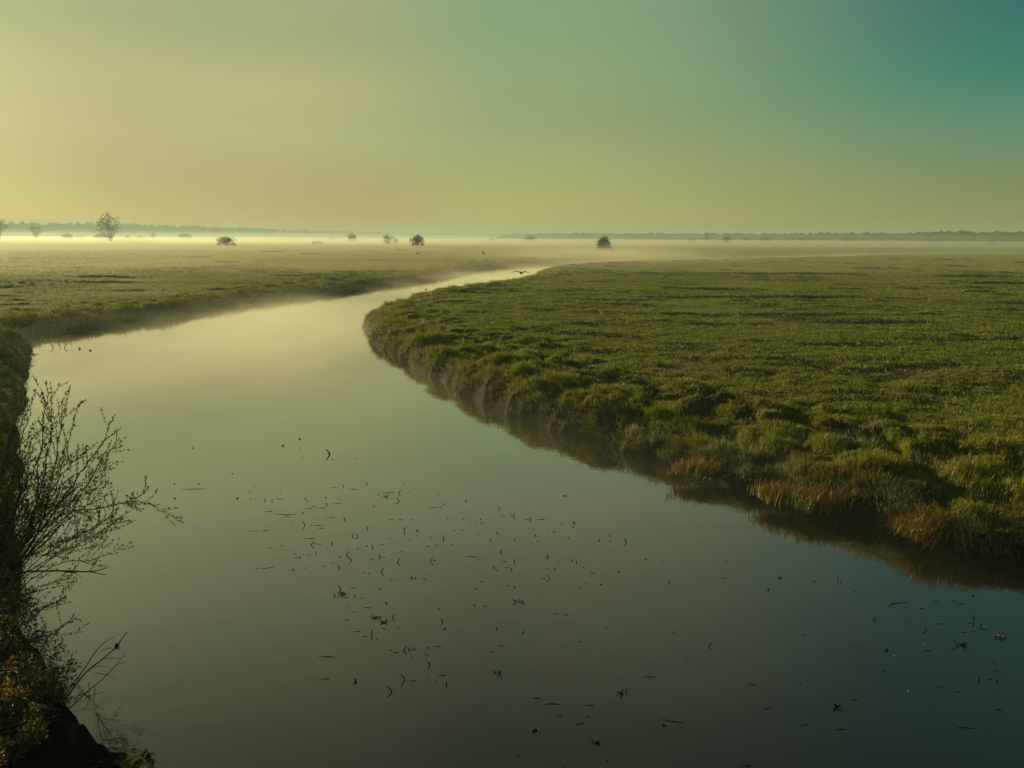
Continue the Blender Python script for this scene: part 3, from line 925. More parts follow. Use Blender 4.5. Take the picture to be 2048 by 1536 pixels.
# ------------------------------------------------------------------ the dead branch caught on the earth edge, and the driftwood under it
YD = 8.1
dr = at_y(172, 1385, YD)
dead = empty('dead_branch', tuple(dr))
tag(dead, 'dead forked branch caught on the earth edge with a dark wisp hanging from it', 'branch')
db, dtw = MB(), MB()
for pts, r in (([(122, 1412), (165, 1352), (205, 1318), (228, 1298), (255, 1263)], .011), ([(118, 1408), (165, 1342), (190, 1305), (208, 1286), (228, 1273)], .008), ([(128, 1428), (176, 1382), (205, 1358), (232, 1330), (251, 1307)], .008)):
    pth = [p - dr for p in smooth_path([at_y(a, b_, YD + random.gauss(0, .06)) for a, b_ in pts], 5)]
    db.tube(pth, [r * (1 - .6 * i / len(pth)) for i in range(len(pth))], 5)
for pts in ([(205, 1318), (225, 1316), (240, 1317)], [(190, 1345), (215, 1350), (236, 1362)], [(182, 1335), (205, 1332), (228, 1338)], [(178, 1365), (178, 1400), (170, 1420)], [(190, 1372), (188, 1395), (186, 1405)], [(172, 1392), (195, 1388), (207, 1384)],
            [(232, 1330), (245, 1325), (253, 1324)], [(205, 1300), (218, 1296), (230, 1298)]):
    pth = [at_y(a, b_, YD + random.gauss(0, .08)) - dr for a, b_ in pts]
    dtw.tube(pth, [.0045, .0035, .002][:len(pth)], 4)
db.build('limb', M['bark'], dead)
dtw.build('twigs', M['twig'], dead)
mb = MB()
for k in range(14):
    p = at_y(233 + random.gauss(0, 2.0), 1287, YD) - dr
    mb.tube([p, p + np.array([random.gauss(0, .008), 0, -.03]), p + np.array([random.gauss(0, .015), 0, -random.uniform(.06, .12)])], [.006, .006, .001], 3)
mb.build('wisp', M['twig'], dead)
YD2 = 7.9
dr = at_y(205, 1450, YD2)
drift_w = empty('driftwood', tuple(dr))
tag(drift_w, 'bare crossed roots poking from the foot of the earth edge just above the water', 'driftwood')
db = MB()
for pts, r in (([(192, 1425), (205, 1448), (222, 1468)], .008), ([(195, 1438), (199, 1462), (204, 1478)], .005), ([(204, 1482), (222, 1466), (224, 1474)], .005), ([(205, 1480), (240, 1477), (258, 1486)], .006), ([(240, 1477), (250, 1478), (262, 1485)], .004),
               ([(185, 1408), (198, 1412), (208, 1420)], .004), ([(190, 1416), (200, 1405), (206, 1398)], .003), ([(196, 1430), (214, 1440), (226, 1434)], .003)):
    pth = [at_y(a, b_, YD2 - (b_ - 1450) / 160 + random.gauss(0, .03)) - dr for a, b_ in pts]
    db.tube(pth, [r, r * .8, r * .5], 4)
db.build('roots', M['twig'], drift_w)

# ------------------------------------------------------------------ birds


def bird(px, py, dist, span, raise_, sweep, heading, label, roll=0.0, pitch=0.0, cat='bird'):
    """one continuous body: lofted trunk, head, bill, tail, and two cambered wings fused by a remesh"""
    p = at_y(px, py, dist)
    s = span
    mb = MB()
    # trunk along +x (head) to -x (tail)
    secs = [(.235, .006), (.205, .016), (.18, .026), (.15, .030), (.115, .026), (.06, .048), (-.03, .054), (-.10, .040), (-.15, .024), (-.24, .016)]
    V, Q = [], []
    for i, (x0, r) in enumerate(secs):
        for k in range(8):
            a = k * math.pi / 4
            fl = 1.0 if i < 8 else 2.2
            V.append((x0 * s, r * s * fl * math.cos(a), r * s * (1.0 if i < 8 else .35) * math.sin(a) + (.012 * s if i < 4 else 0)))
    for i in range(len(secs) - 1):
        for k in range(8):
            k2 = (k + 1) % 8
            Q.append((i * 8 + k, i * 8 + k2, (i + 1) * 8 + k2, (i + 1) * 8 + k))
    e = (len(secs) - 1) * 8
    Q += [(0, 3, 2, 1), (0, 5, 4, 3), (0, 7, 6, 5), (e, e + 1, e + 2, e + 3), (e, e + 3, e + 4, e + 5), (e, e + 5, e + 6, e + 7)]
    mb.add(V, None, Q)
    for sd in (-1, 1):
        V, Q = [], []
        for i, (f, ch) in enumerate([(0, .17), (.18, .18), (.40, .16), (.62, .13), (.84, .09), (1.0, .03)]):
            up = raise_[0] * min(f, .45) + raise_[1] * max(0, f - .45)
            yy = sd * (.02 + f * .47) * s; zz = (.02 + up) * s
            xf = (.075 - sweep * f * f) * s
            th = .024 * (1 - .5 * f) * s
            V += [(xf, yy, zz), (xf - ch * .4 * s, yy, zz + th), (xf - ch * s, yy, zz - .004 * s), (xf - ch * .4 * s, yy, zz - th * .6)]
        for i in range(5):
            for k in range(4):
                k2 = (k + 1) % 4
                q = (i * 4 + k, i * 4 + k2, (i + 1) * 4 + k2, (i + 1) * 4 + k)
                Q.append(q if sd > 0 else q[::-1])
        Q += [(0, 3, 2, 1), (20, 21, 22, 23)]
        mb.add(V, None, Q)
    o = mb.build('bird', M['feather'])
    md = o.modifiers.new('fuse', 'REMESH'); md.mode = 'VOXEL'; md.voxel_size = s * .0085; md.use_smooth_shade = True
    o.location = tuple(p)
    o.rotation_euler = (roll, pitch, heading)
    return tag(o, label, cat)


bird(1042, 546, 62, 1.5, (.20, -.16), .10, R(95), 'large dark bird gliding low over the bright river bend on spread drooping wings', R(3), R(-16))
bird(834, 508, 75, .66, (.75, .5), .10, R(125), 'small black bird with wings held up, flying over the field beneath the dark round willow', R(24), R(-30))
bird(967, 507, 85, .72, (.45, .2), .12, R(20), 'small grey bird in slow flight above the meadow before the river bend', R(14), R(-20))
o = bird(852, 580, 80, .80, (.28, .05), .08, R(15), 'dark water bird skimming the river surface where the two banks come close', R(-6), R(-10))

# ------------------------------------------------------------------ water plants: every tip, leaf and stem is an object of its own
# view offset, scale and entries: (kind, x, y, size) read from enlarged views of the photograph
WEEDS = [
 (450, 840, 5.12, '''d765,197,30 d594,266,30 d760,292,12 d786,382,16 d533,412,10 d1098,404,22 d76,550,16 d8,588,14 d262,575,12 d250,740,14 d126,803,26 d262,810,16 d1030,793,16 d1168,810,14 d825,803,18 d840,828,14 d795,950,22 d674,1070,14
 >1075,352,90 >418,825,38 <475,830,32 >1220,680,40 >1460,650,36 <1775,755,60 >1788,830,60 >1048,868,36 >1232,1018,46 w1525,885,40 >825,1080,80 |1455,1110,46 |1836,1150,50 d1840,1110,24 <1298,1190,44 >1365,1195,56 d1970,1133,24 f1970,1187,36
 f300,682,40 f565,720,30 f1345,390,55 f1315,708,110 f1110,690,70 f550,808,90 f450,938,90 f610,970,210 f630,988,70 f860,905,68 f910,882,66 f990,903,74 f1150,855,95 f1085,997,105 f940,1080,130 f980,1108,55 f258,1137,42 f310,1143,46 f410,1135,90 f1680,745,130 f1650,765,64 f1700,1018,60 f1790,1022,58 f1905,1020,42 f870,1215,100 f460,1308,40 f585,1285,30 Y1640,790,56 d1710,803,16 f1740,850,36 d1570,765,22 d1830,655,14 d1880,740,12 |1210,680,20'''),
 (480, 980, 5.12, '''<725,565,66 f770,550,56 f820,560,34 <930,550,60 f560,658,40 d575,690,20 d612,692,22 f705,663,38 |780,650,28 <1085,670,70 >1145,720,64 |1025,690,24 f950,748,48 f858,783,34 >1022,795,46 f170,800,44 f320,793,48 f245,805,80 f655,798,34 |545,820,22 f1340,708,68 >1440,690,46 f1475,690,30 <1610,740,74 f1270,850,36 d1318,855,14 <1440,840,72 d1398,838,14 f1548,920,34 w1600,915,46 Y1775,905,54 f1885,912,44 d1438,1015,20
 >1040,1015,70 Y1050,1070,90 f1155,1003,60 >980,1085,52 f1075,1100,64 |1175,1090,30 f1250,1108,34 d1500,1160,24 w1880,1030,18 d1850,1068,14 w1115,1193,26 w1170,1240,44 f1300,1205,86 >1365,585,44 d1300,575,18 f1455,560,42 d1655,632,20 f1925,580,48 f2015,568,30 <1945,730,70 f1985,722,40 f1095,592,26 |1208,600,24 d1550,495,14 f1735,503,34 d1425,510,12 f1955,485,30 d1868,520,10'''),
 (640, 1120, 5.12, '''f270,612,52 Y550,590,96 y660,635,90 <740,590,56 f655,702,48 f380,735,76 f455,782,54 |530,765,96 d588,808,24 f800,692,28 d1215,505,24 >1262,640,56 w1256,603,26 d1280,705,28 d1455,712,16 |1812,705,34 f725,925,42 f778,948,48 <853,925,76 <905,918,42 f955,915,50 f1105,898,34 f1200,888,86 f1090,972,46 d950,995,18 >1130,1080,76 f80,990,170 w780,1160,32 >875,1230,112 f950,1240,76 d1115,1225,22 f1250,1182,78 |1295,1280,56 >745,1350,104 w825,1372,22 Y345,1250,74 f60,1218,86 Y1815,1160,84 d1185,1240,14 f1850,878,56 f1755,938,46 f1600,298,58 f1660,222,46 f1690,473,50 |1580,465,28 d1720,272,12'''),
 (860, 960, 4.876, '''d80,140,18 d155,210,12 d348,205,22 f135,240,38 f30,268,90 f95,265,44 |675,280,50 f710,352,72 <805,355,60 |785,345,30 f945,388,86 >990,388,50 f1080,385,100 Y1305,155,34 d173,380,14 d320,380,14 d493,380,16 |505,420,26 d400,405,14 f440,420,26 f590,390,26 f240,490,30 f312,487,42 d268,525,12 f470,527,30 |652,518,26 f1275,428,30 d1405,420,26 d1395,457,20 d1210,505,20 d1148,497,14 |130,575,46 f70,637,36 d222,627,18 |590,585,24 d825,583,18 d1030,543,20 f1055,600,32 d1352,568,12 d1285,622,14 d1650,588,26 |1750,540,28 |1760,600,18 >1920,607,60 d1500,625,12 <680,705,48 f410,748,120 f480,775,26 f1125,752,54 >1160,748,54 f725,798,76 f745,850,50 <815,800,54 >630,855,32 d655,880,16 |795,875,32 f1140,868,40 d1215,867,20 f1250,795,28 d1388,790,26 |1430,805,34 d1495,850,16 f1580,907,56 d1843,898,24 f1520,1012,28 d1668,1020,20 f1465,1053,32 d875,917,14 f1105,957,56 >1170,960,56 f765,1030,36 d825,1048,28 d870,1030,14 f450,1063,58 Y870,1190,80 f1215,1305,76 f1325,1315,50 |430,1220,26 f535,1228,48'''),
 (1000, 1000, 1.954, '''f875,305,28 Y1090,305,20 f1230,318,16 |1320,308,14 d1330,322,8 d1050,352,11 d1385,358,9 >665,320,16 d570,232,8 d635,238,8 f880,240,20 w687,395,14 d912,432,6 d90,518,10 d415,502,8 f310,553,14 d677,517,8 <815,570,28 d733,617,7 w673,645,8 w618,652,8 f585,692,46 Y475,757,44 f143,775,28 f200,797,64 f350,803,36 f232,843,18 d345,847,10 f310,875,36 y140,902,28 y380,950,34 w250,1022,12 f420,1020,14 f670,865,76 y645,880,20 f985,722,28 d1173,722,8 Y1310,812,40 f1330,897,42 f1385,780,30 f1500,668,20 w1595,750,18 f1183,527,18 f1395,578,24 f1820,890,54 f965,1040,36 d70,1000,8 f1190,880,30 f1045,815,30'''),
 (1700, 1180, 5.885, '''d50,25,22 f540,157,230 |505,165,40 f840,218,60 f1015,128,48 f1205,133,66 d1450,72,30 f1310,160,76 |290,345,40 d360,270,14 f630,385,40 f1030,398,96 >905,475,60 f1405,395,66 |1455,380,110 f1345,500,60 f1440,485,56 <1525,430,50 f1570,465,90 Y1290,650,150 Y1775,560,140 w875,637,34 d425,712,40 w520,778,36 f90,685,56 f905,715,86 f1690,855,56 f1705,962,46 |1515,1075,74 f1635,1052,46 d1730,1080,36 w1270,1062,28 f1060,1140,84 f1265,1200,40 f1740,1410,76 f45,1292,76 f405,958,46'''),
 (0, 400, 2.926, '''<205,842,22 |232,850,24 >262,838,28 |300,846,22 <335,840,30 |352,850,26 >385,842,20 |420,848,18 f240,880,60 f290,884,70 f350,872,50 f410,880,60 d465,872,18 d530,882,16 f330,900,60 f200,905,60 >315,862,40 <375,866,36'''),
 (320, 840, 2.048, '''f138,283,96 d58,262,8 d60,322,10 d160,262,8 w208,260,8 d135,115,6 d270,235,6 d296,220,8 Y1470,750,30'''),
]
ZONES = []
GRP = {'d': ('floating_bud', 'bud', 'buds breaking the river surface'), 'f': ('floating_leaf', 'leaf', 'dark leaves floating on the river'), 's': ('bent_stem', 'stem', 'stems standing out of the river'),
       'w': ('pale_leaf', 'leaf', 'pale leaf tips on the river'), 'y': ('weed_clump', 'weed clump', 'weed clumps in the river')}


def zone(px, py):
    if py < 740 and px < 240: return 'in the cove by the grassy verge'
    if py > 1340: return 'close to the bridge'
    if px > 1640: return 'near the corner of the grassy bank'
    if py < 960: return 'on the open water before the main patch'
    if px > 1110: return 'between the main patch and the grassy bank'
    if px < 560: return 'at the willow side of the main patch'
    if py < 1060: return 'at the far edge of the main patch'
    if py < 1160: return 'in the thick of the main patch'
    return 'at the bridge side of the main patch'


rw = random.Random(77)
BIGW = {'Y': {(1290, 650): 'largest dark weed clump, a tangle with one raised arm, by the grassy corner',
              (1775, 560): 'dark weed clump with one pale leaf, just beyond the tangle with raised arm',
              (550, 590): 'dark weed clump with pale tips beside a row of pale leaves',
              (1050, 1070): 'weed clump of diverging stems like an open fan, mid patch',
              (345, 1250): 'dark knobbly weed clump alone on the smooth water by the willow side',
              (1815, 1160): 'upright weed clump with one tall stem standing alone toward the bridge'},
        's': {(1075, 352): 'thick dark bent stem, a bold black arrow with its reflection, alone before the patch',
              (875, 1230): 'tall bent stem beside a long trailing leaf at the bridge side of the patch',
              (745, 1350): 'tall bent stem with pale top, last of the patch toward the bridge',
              (1455, 380): 'straight tall stem crossing a floating leaf near the corner of the grassy bank'},
        'f': {(138, 283): 'long knotted floating leaf by the willow side of the river, apart from the patch',
              (540, 157): 'very long thin floating leaf with a small stem, under the corner of the grassy bank',
              (80, 990): 'long pale straight floating leaf alone on the smooth water',
              (610, 970): 'longest thin floating leaf at the far willow side edge of the patch'}}


def stem(mb, base, h, lean, r, head=False):
    b0 = np.array([0, 0, -.06]); t = np.array([lean, rw.gauss(0, .1) * h, h])
    kn = np.array([lean * rw.uniform(.46, .56), rw.gauss(0, .02) * h, h * rw.uniform(.47, .53)])
    pts = [base + b0, base + kn * .5, base + kn, base + (kn + t) * .5, base + t]
    mb.tube(pts, [r * (1 - .5 * i / len(pts)) for i in range(len(pts))], 5)
    if head:
        mb.lump(base + t, (r * 1.9, r * 1.9, r * 3), seed=rw.randint(0, 9999), sub=1)


def flat_leaf(mb, L, W, a, base=(0, 0, 0)):
    """a strap leaf lying on the water, slightly curled"""
    n = 6; V, Q = [], []
    base = np.array(base, float)
    bend = rw.uniform(-.12, .12) * L
    ca, sa = math.cos(a), math.sin(a)
    for top in (0, 1):
        for i in range(n + 1):
            t = i / n - .5
            w = W * .5 * (1 - (2 * t) ** 4 * .8)
            o = bend * (4 * t * t)
            zz = -.004 + .003 * math.sin(t * 7 + 1) + .006 * max(0, abs(t) - .3) * 4 * rw.random() + .007 * top
            for sd in (-1, 1):
                lx, ly = t * L, o + sd * w
                V.append(base + np.array([lx * ca - ly * sa, lx * sa + ly * ca, zz]))
    m_ = 2 * (n + 1)
    for i in range(n):
        Q.append((m_ + 2 * i, m_ + 2 * i + 2, m_ + 2 * i + 3, m_ + 2 * i + 1))
        Q.append((2 * i, 2 * i + 1, 2 * i + 3, 2 * i + 2))
        Q.append((2 * i, 2 * i + 2, m_ + 2 * i + 2, m_ + 2 * i))
        Q.append((2 * i + 1, m_ + 2 * i + 1, m_ + 2 * i + 3, 2 * i + 3))
    Q.append((0, m_, m_ + 1, 1)); Q.append((2 * n, 2 * n + 1, m_ + 2 * n + 1, m_ + 2 * n))
    mb.add(V, None, Q)


seen_px = []
for ox, oy, sc, txt in WEEDS:
    for tok in txt.split():
        kind = tok[0]; x, y, s = [float(q) for q in tok[1:].split(',')]
        px, py, sp = ox + x / sc, oy + y / sc, s / sc
        if any(abs(px - a) < 3 and abs(py - b_) < 2.5 for a, b_ in seen_px): continue
        seen_px.append((px, py))
        p = at_z(px, py, 0.0)
        u = np.linalg.norm(p - CAM) / FPX
        mb = MB(); o0 = np.zeros(3); mt = 'weed'
        zn = zone(px, py)
        if kind == 'd':
            k2 = 'd'; r = sp * u * .33
            mb.lump((0, 0, r * .35), (r * rw.uniform(.8, 1.3), r, r * rw.uniform(.7, 1.2)), seed=rw.randint(0, 9999), rough=.25, sub=2)
            lab = ('larger' if s / sc > 4.2 else 'small' if s / sc > 2.7 else 'tiny') + ' dark bud breaking the surface ' + zn
        elif kind == 'f':
            k2 = 'f'; L = sp * u
            flat_leaf(mb, L, min(.03, max(.012, L * rw.uniform(.045, .075))), rw.gauss(0, .14))
            lab = ('long' if sp > 16 else 'medium' if sp > 9 else 'short') + ' dark leaf floating flat ' + zn
        elif kind in '<>|':
            k2 = 's'; h = sp * u * .5 * 1.15
            lean = {'<': .72, '>': -.72, '|': 0}[kind] * h * rw.uniform(.8, 1.2)
            stem(mb, o0, h, lean, max(.011, min(.024, .105 * h)) * (1.7 if (x, y) == (1075, 352) else 1.0))
            lab = ('tall' if sp > 12 else 'short') + {'<': ' dark stem bent away from the willow ', '>': ' dark stem bent toward the willow ', '|': ' straight dark stem standing '}[kind] + zn
        elif kind == 'w':
            k2 = 'w'; r = sp * u * .20; mt = 'pale_weed'
            flat_leaf(mb, r * 2.2, r * 1.3, rw.uniform(0, 3), (0, 0, .01))
            mb.leaf((0, 0, 0), (rw.gauss(0, .3), rw.gauss(0, .3), 1), (0, -1, 0), r * 2.2, r * 1.1)
            lab = ('small' if sp > 5 else 'tiny') + ' pale leaf tip catching the light ' + zn
        else:
            k2 = 'y'; W = sp * u
            root_o = empty('weed_clump', tuple(p))
            ms, ml2 = MB(), MB()
            for q in range(3 if sp < 14 else 5):
                bse = np.array([rw.uniform(-.4, .4) * W, rw.uniform(-.25, .25) * W, 0])
                stem(ms, bse, W * rw.uniform(.10, .40), rw.choice((-1, 1)) * W * rw.uniform(.15, .45), max(.009, min(.02, .04 * W)))
            for q in range(2):
                flat_leaf(ml2, W * rw.uniform(.4, .8), W * .05, rw.gauss(0, .5), (rw.uniform(-.3, .3) * W, rw.uniform(-.3, .3) * W, 0))
            ms.build('stems', M['weed'], root_o)
            ml2.build('leaves', M['weed'], root_o)
            if kind == 'y' or (x, y) in ((550, 590), (1775, 560)):
                mp_ = MB()
                for q in range(5):
                    mp_.leaf((rw.uniform(-.4, .4) * W, rw.uniform(-.1, .1) * W, .01), (rw.gauss(0, .5), rw.gauss(0, .5), .6), (0, -1, .3), W * .2, W * .08)
                mp_.build('pale_tips', M['pale_weed'], root_o)
            lab = BIGW['Y'].get((x, y)) or (('pale tipped' if kind == 'y' else 'small dark') + ' weed clump ' + zn)
            tag(root_o, lab, 'weed clump', GRP['y'][2])
            continue
        o = mb.build(GRP[k2][0], M[mt], None, k2 == 'd')
        o.location = tuple(p)
        lab = BIGW.get(k2, {}).get((x, y)) or lab
        tag(o, lab, GRP[k2][1], GRP[k2][2])

# ------------------------------------------------------------------ light, sky and air
SUN_AZ, SUN_EL = R(-43), R(11.5)
sv = Vector((math.sin(SUN_AZ) * math.cos(SUN_EL), math.cos(SUN_AZ) * math.cos(SUN_EL), math.sin(SUN_EL)))
sl = bpy.data.lights.new('sun', 'SUN')
sl.energy = 4.3
sl.angle = R(0.5)
sl.color = (1.0, .86, .46)
so = bpy.data.objects.new('sun', sl)
so.rotation_euler = sv.to_track_quat('Z', 'Y').to_euler()
COL.objects.link(so)

w = bpy.data.worlds.new('World')
S.world = w
w.use_nodes = True
nt = w.node_tree
for n in list(nt.nodes): nt.nodes.remove(n)
wo = nt.nodes.new('ShaderNodeOutputWorld')
sky = N(nt, 'ShaderNodeTexSky', sky_type='NISHITA', sun_disc=False, sun_elevation=SUN_EL, sun_rotation=SUN_AZ, air_density=1.0, dust_density=0.6, ozone_density=2.0)
tintn = N(nt, 'ShaderNodeMix', data_type='RGBA', blend_type='MULTIPLY', i_0=1.0)
tintn.inputs[7].default_value = (.20, .29, .19, 1)
nt.links.new(sky.outputs[0], tintn.inputs[6])
bg1 = N(nt, 'ShaderNodeBackground', i_1=0.05)
nt.links.new(tintn.outputs[2], bg1.inputs[0])
tc = N(nt, 'ShaderNodeTexCoord')
sep = N(nt, 'ShaderNodeSeparateXYZ')
nt.links.new(tc.outputs['Generated'], sep.inputs[0])
asin = N(nt, 'ShaderNodeMath', operation='ARCSINE')
nt.links.new(sep.outputs[2], asin.inputs[0])
el = N(nt, 'ShaderNodeMath', operation='DIVIDE', i_1=math.pi / 2, use_clamp=True)
nt.links.new(asin.outputs[0], el.inputs[0])
hv = N(nt, 'ShaderNodeVectorMath', operation='MULTIPLY'); hv.inputs[1].default_value = (1, 1, 0)
nt.links.new(tc.outputs['Generated'], hv.inputs[0])
hn = N(nt, 'ShaderNodeVectorMath', operation='NORMALIZE'); nt.links.new(hv.outputs[0], hn.inputs[0])
dt = N(nt, 'ShaderNodeVectorMath', operation='DOT_PRODUCT'); dt.inputs[1].default_value = (math.sin(SUN_AZ), math.cos(SUN_AZ), 0)
nt.links.new(hn.outputs[0], dt.inputs[0])
SUNSIDE = [(0, (.18, .03, .0)), (3.8, (.18, .07, .035)), (6.8, (.24, .145, .06)), (10.2, (.255, .190, .074)), (13.5, (.212, .178, .07)), (19, (.25, .222, .105)), (26, (.215, .195, .098)), (36, (.11, .105, .06)), (45, (.06, .065, .04)), (90, (.04, .06, .05))]
HALFWAY = [(0, (.22, .06, .01)), (3.8, (.212, .128, .05)), (6.8, (.255, .207, .076)), (10.2, (.285, .225, .083)), (13.5, (.215, .205, .08)), (19, (.235, .222, .105)), (26, (.20, .19, .098)), (36, (.11, .105, .06)), (45, (.06, .065, .04)), (90, (.04, .06, .05))]
MIDDLE = [(0, (.27, .20, .03)), (4.5, (.21, .19, .055)), (8, (.169, .188, .072)), (12, (.157, .203, .087)), (15.8, (.145, .205, .095)), (20, (.185, .195, .10)), (28, (.12, .135, .078)), (36, (.06, .072, .045)), (45, (.035, .05, .035)), (90, (.02, .04, .04))]
AWAY = [(0, (.15, .11, .02)), (3.8, (.09, .12, .05)), (6.8, (.048, .124, .073)), (10.2, (.0, .106, .070)), (13.5, (.0, .074, .066)), (20, (.0, .050, .055)), (28, (.0, .032, .038)), (36, (.0, .020, .025)), (45, (.0, .016, .022)), (90, (.0, .02, .03))]


def mixc(a, b_, lo, hi):
    f = N(nt, 'ShaderNodeMapRange', i_1=lo, i_2=hi, clamp=True, interpolation_type='SMOOTHSTEP')
    nt.links.new(dt.outputs['Value'], f.inputs[0])
    m_ = N(nt, 'ShaderNodeMix', data_type='RGBA')
    nt.links.new(f.outputs[0], m_.inputs[0]); nt.links.new(a, m_.inputs[6]); nt.links.new(b_, m_.inputs[7])
    return m_.outputs[2]


cols = [ramp(nt, el.outputs[0], [(a / 90, c) for a, c in t]) for t in (AWAY, MIDDLE, HALFWAY, SUNSIDE)]
skyc = mixc(mixc(mixc(cols[0], cols[1], .22, .73), cols[2], .73, .895), cols[3], .895, .985)
bg2 = N(nt, 'ShaderNodeBackground', i_1=1.0)
# thin veils of high haze, long and faint
vm = N(nt, 'ShaderNodeMapping'); vm.inputs['Scale'].default_value = (1.2, 1.2, 9.0); vm.inputs['Rotation'].default_value = (R(3), R(-5), 0)
nt.links.new(tc.outputs['Generated'], vm.inputs[0])
vn = N(nt, 'ShaderNodeTexNoise', i_Scale=1.6, i_Detail=4.0, i_Roughness=.5, i_Distortion=.4)
nt.links.new(vm.outputs[0], vn.inputs[0])
vr = N(nt, 'ShaderNodeMapRange', i_1=.3, i_2=.7, i_3=.975, i_4=1.025)
nt.links.new(vn.outputs[0], vr.inputs[0])
vmul = N(nt, 'ShaderNodeVectorMath', operation='SCALE')
nt.links.new(skyc, vmul.inputs[0]); nt.links.new(vr.outputs[0], vmul.inputs['Scale'])
nt.links.new(vmul.outputs[0], bg2.inputs[0])
ad = nt.nodes.new('ShaderNodeAddShader')
nt.links.new(bg1.outputs[0], ad.inputs[0]); nt.links.new(bg2.outputs[0], ad.inputs[1])
nt.links.new(ad.outputs[0], wo.inputs[0])


def box(name, lo, hi, m):
    V = [(x, y, z) for x in (lo[0], hi[0]) for y in (lo[1], hi[1]) for z in (lo[2], hi[2])]
    Fq = [(0, 1, 3, 2), (4, 6, 7, 5), (0, 4, 5, 1), (2, 3, 7, 6), (0, 2, 6, 4), (1, 5, 7, 3)]
    return mesh_obj(name, V, [np.array(Fq)], m)


def air(name, color, dens, aniso):
    m, nt, out = mat(name)
    v = N(nt, 'ShaderNodeVolumePrincipled', i_Density=dens, i_Anisotropy=aniso)
    v.inputs['Color'].default_value = color + (1,)
    nt.links.new(v.outputs[0], out.inputs[1])
    return m


tag(box('haze', (-7000, -7000, -3.0), (7000, 7000, 40), air('haze_air', (.52, .62, .57), 0.0006, .22)), kind='stuff')
tag(box('mist', (-2600, 95, -.4), (2600, 3400, 2.3), air('mist_air', (.76, .73, .53), 0.0045, .40)), kind='stuff')

tag(box('mist', (-2900, 430, -.4), (2900, 3300, 4.5), air('far_mist_air', (.68, .70, .57), 0.0040, .48)), kind='stuff')

tag(box('mist', (-2900, 430, 4.5), (2900, 3300, 10.0), air('thin_mist_air', (.66, .72, .62), 0.0005, .48)), kind='stuff')

# the plume over the river bend
m, nt, out = mat('plume_air')
v = N(nt, 'ShaderNodeVolumePrincipled', i_Anisotropy=.34)
v.inputs['Color'].default_value = (.86, .82, .62, 1)
tc = N(nt, 'ShaderNodeTexCoord')
ln_ = N(nt, 'ShaderNodeVectorMath', operation='LENGTH'); nt.links.new(tc.outputs['Object'], ln_.inputs[0])
fo = N(nt, 'ShaderNodeMapRange', i_1=.15, i_2=1.0, i_3=1.0, i_4=0.0, clamp=True, interpolation_type='SMOOTHSTEP'); nt.links.new(ln_.outputs['Value'], fo.inputs[0])
n1 = N(nt, 'ShaderNodeTexNoise', i_Scale=2.2, i_Detail=3.0); nt.links.new(tc.outputs['Object'], n1.inputs[0])
nr_ = N(nt, 'ShaderNodeMapRange', i_1=.35, i_2=.65, i_3=.35, i_4=1.5, clamp=True); nt.links.new(n1.outputs[0], nr_.inputs[0])
k1 = N(nt, 'ShaderNodeMath', operation='MULTIPLY'); nt.links.new(fo.outputs[0], k1.inputs[0]); nt.links.new(nr_.outputs[0], k1.inputs[1])
k2 = N(nt, 'ShaderNodeMath', operation='MULTIPLY', i_1=.014); nt.links.new(k1.outputs[0], k2.inputs[0])
nt.links.new(k2.outputs[0], v.inputs['Density']); nt.links.new(v.outputs[0], out.inputs[1])
m.cycles.volume_step_rate = .25
pl = mesh_obj('mist', ICO[3][0], [ICO[3][1]], m)
pl.location = (22, 185, 1.0); pl.scale = (40, 60, 5.0)
tag(pl, kind='stuff')

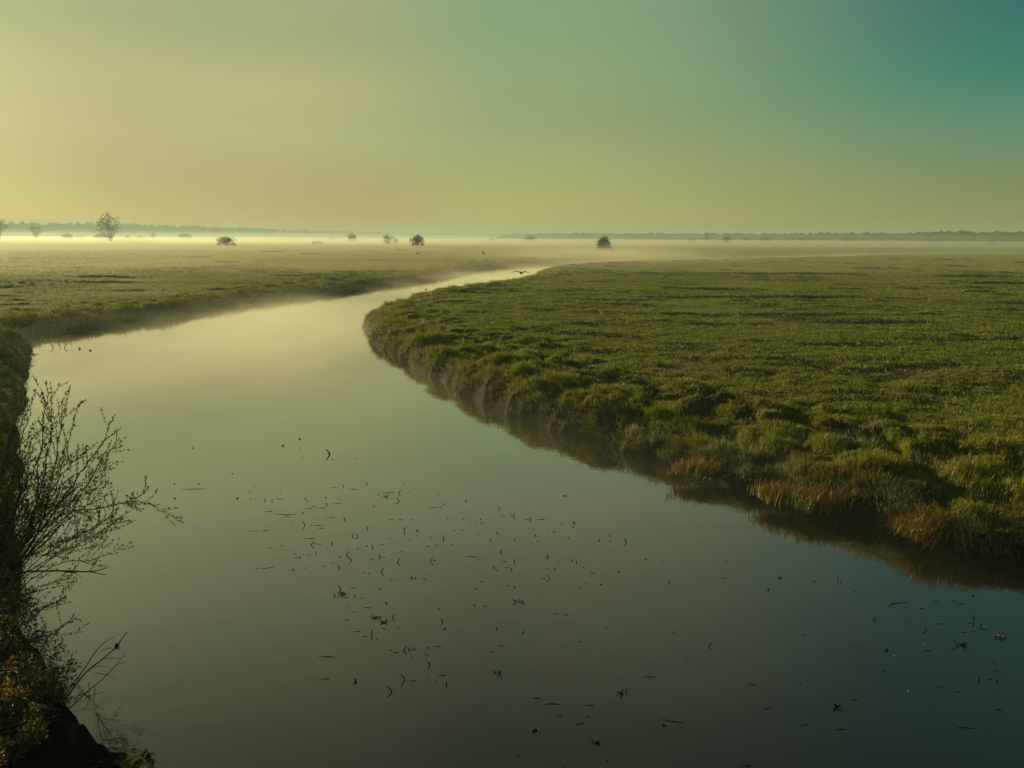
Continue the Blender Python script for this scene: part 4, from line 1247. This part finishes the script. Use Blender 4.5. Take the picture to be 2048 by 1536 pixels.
# steam that drifts in patches over the river and thins out with height
m, nt, out = mat('river_steam')
v = N(nt, 'ShaderNodeVolumePrincipled', i_Anisotropy=.36)
v.inputs['Color'].default_value = (.93, .88, .66, 1)
geo = N(nt, 'ShaderNodeNewGeometry')
mp = N(nt, 'ShaderNodeMapping'); mp.inputs['Scale'].default_value = (.085, .06, .4)
nt.links.new(geo.outputs['Position'], mp.inputs[0])
n1 = N(nt, 'ShaderNodeTexNoise', i_Scale=1.0, i_Detail=3.0, i_Roughness=.6)
nt.links.new(mp.outputs[0], n1.inputs[0])
patch = N(nt, 'ShaderNodeMapRange', i_1=.40, i_2=.64, i_3=.02, i_4=2.3, clamp=True)
nt.links.new(n1.outputs[0], patch.inputs[0])
sp = N(nt, 'ShaderNodeSeparateXYZ'); nt.links.new(geo.outputs['Position'], sp.inputs[0])
hf = N(nt, 'ShaderNodeMapRange', i_1=.1, i_2=1.5, i_3=1.0, i_4=.0, clamp=True, interpolation_type='SMOOTHSTEP')
nt.links.new(sp.outputs[2], hf.inputs[0])
nf = N(nt, 'ShaderNodeMapRange', i_1=15, i_2=46, i_3=.24, i_4=1.0, clamp=True)
nt.links.new(sp.outputs[1], nf.inputs[0])
ff = N(nt, 'ShaderNodeMapRange', i_1=110, i_2=190, i_3=1.0, i_4=.0, clamp=True)
nt.links.new(sp.outputs[1], ff.inputs[0])
k1 = N(nt, 'ShaderNodeMath', operation='MULTIPLY'); nt.links.new(patch.outputs[0], k1.inputs[0]); nt.links.new(hf.outputs[0], k1.inputs[1])
k2 = N(nt, 'ShaderNodeMath', operation='MULTIPLY'); nt.links.new(k1.outputs[0], k2.inputs[0]); nt.links.new(nf.outputs[0], k2.inputs[1])
k3 = N(nt, 'ShaderNodeMath', operation='MULTIPLY'); nt.links.new(k2.outputs[0], k3.inputs[0]); nt.links.new(ff.outputs[0], k3.inputs[1])
k4 = N(nt, 'ShaderNodeMath', operation='MULTIPLY', i_1=.018); nt.links.new(k3.outputs[0], k4.inputs[0])
nt.links.new(k4.outputs[0], v.inputs['Density'])
nt.links.new(v.outputs[0], out.inputs[1])
m.cycles.volume_step_rate = .06
tag(box('river_mist', (-75, 8, -.3), (60, 190, 1.5), m), kind='stuff')

S.view_settings.view_transform = 'Standard'
S.view_settings.look = 'None'
S.view_settings.exposure = 0.5
S.view_settings.gamma = 1.0
C = S.cycles
C.use_denoising = True
C.max_bounces = 6
C.diffuse_bounces = 2
C.glossy_bounces = 3
C.transmission_bounces = 3
C.volume_bounces = 1
C.transparent_max_bounces = 8
C.sample_clamp_indirect = 4.0
C.caustics_reflective = False
C.caustics_refractive = False
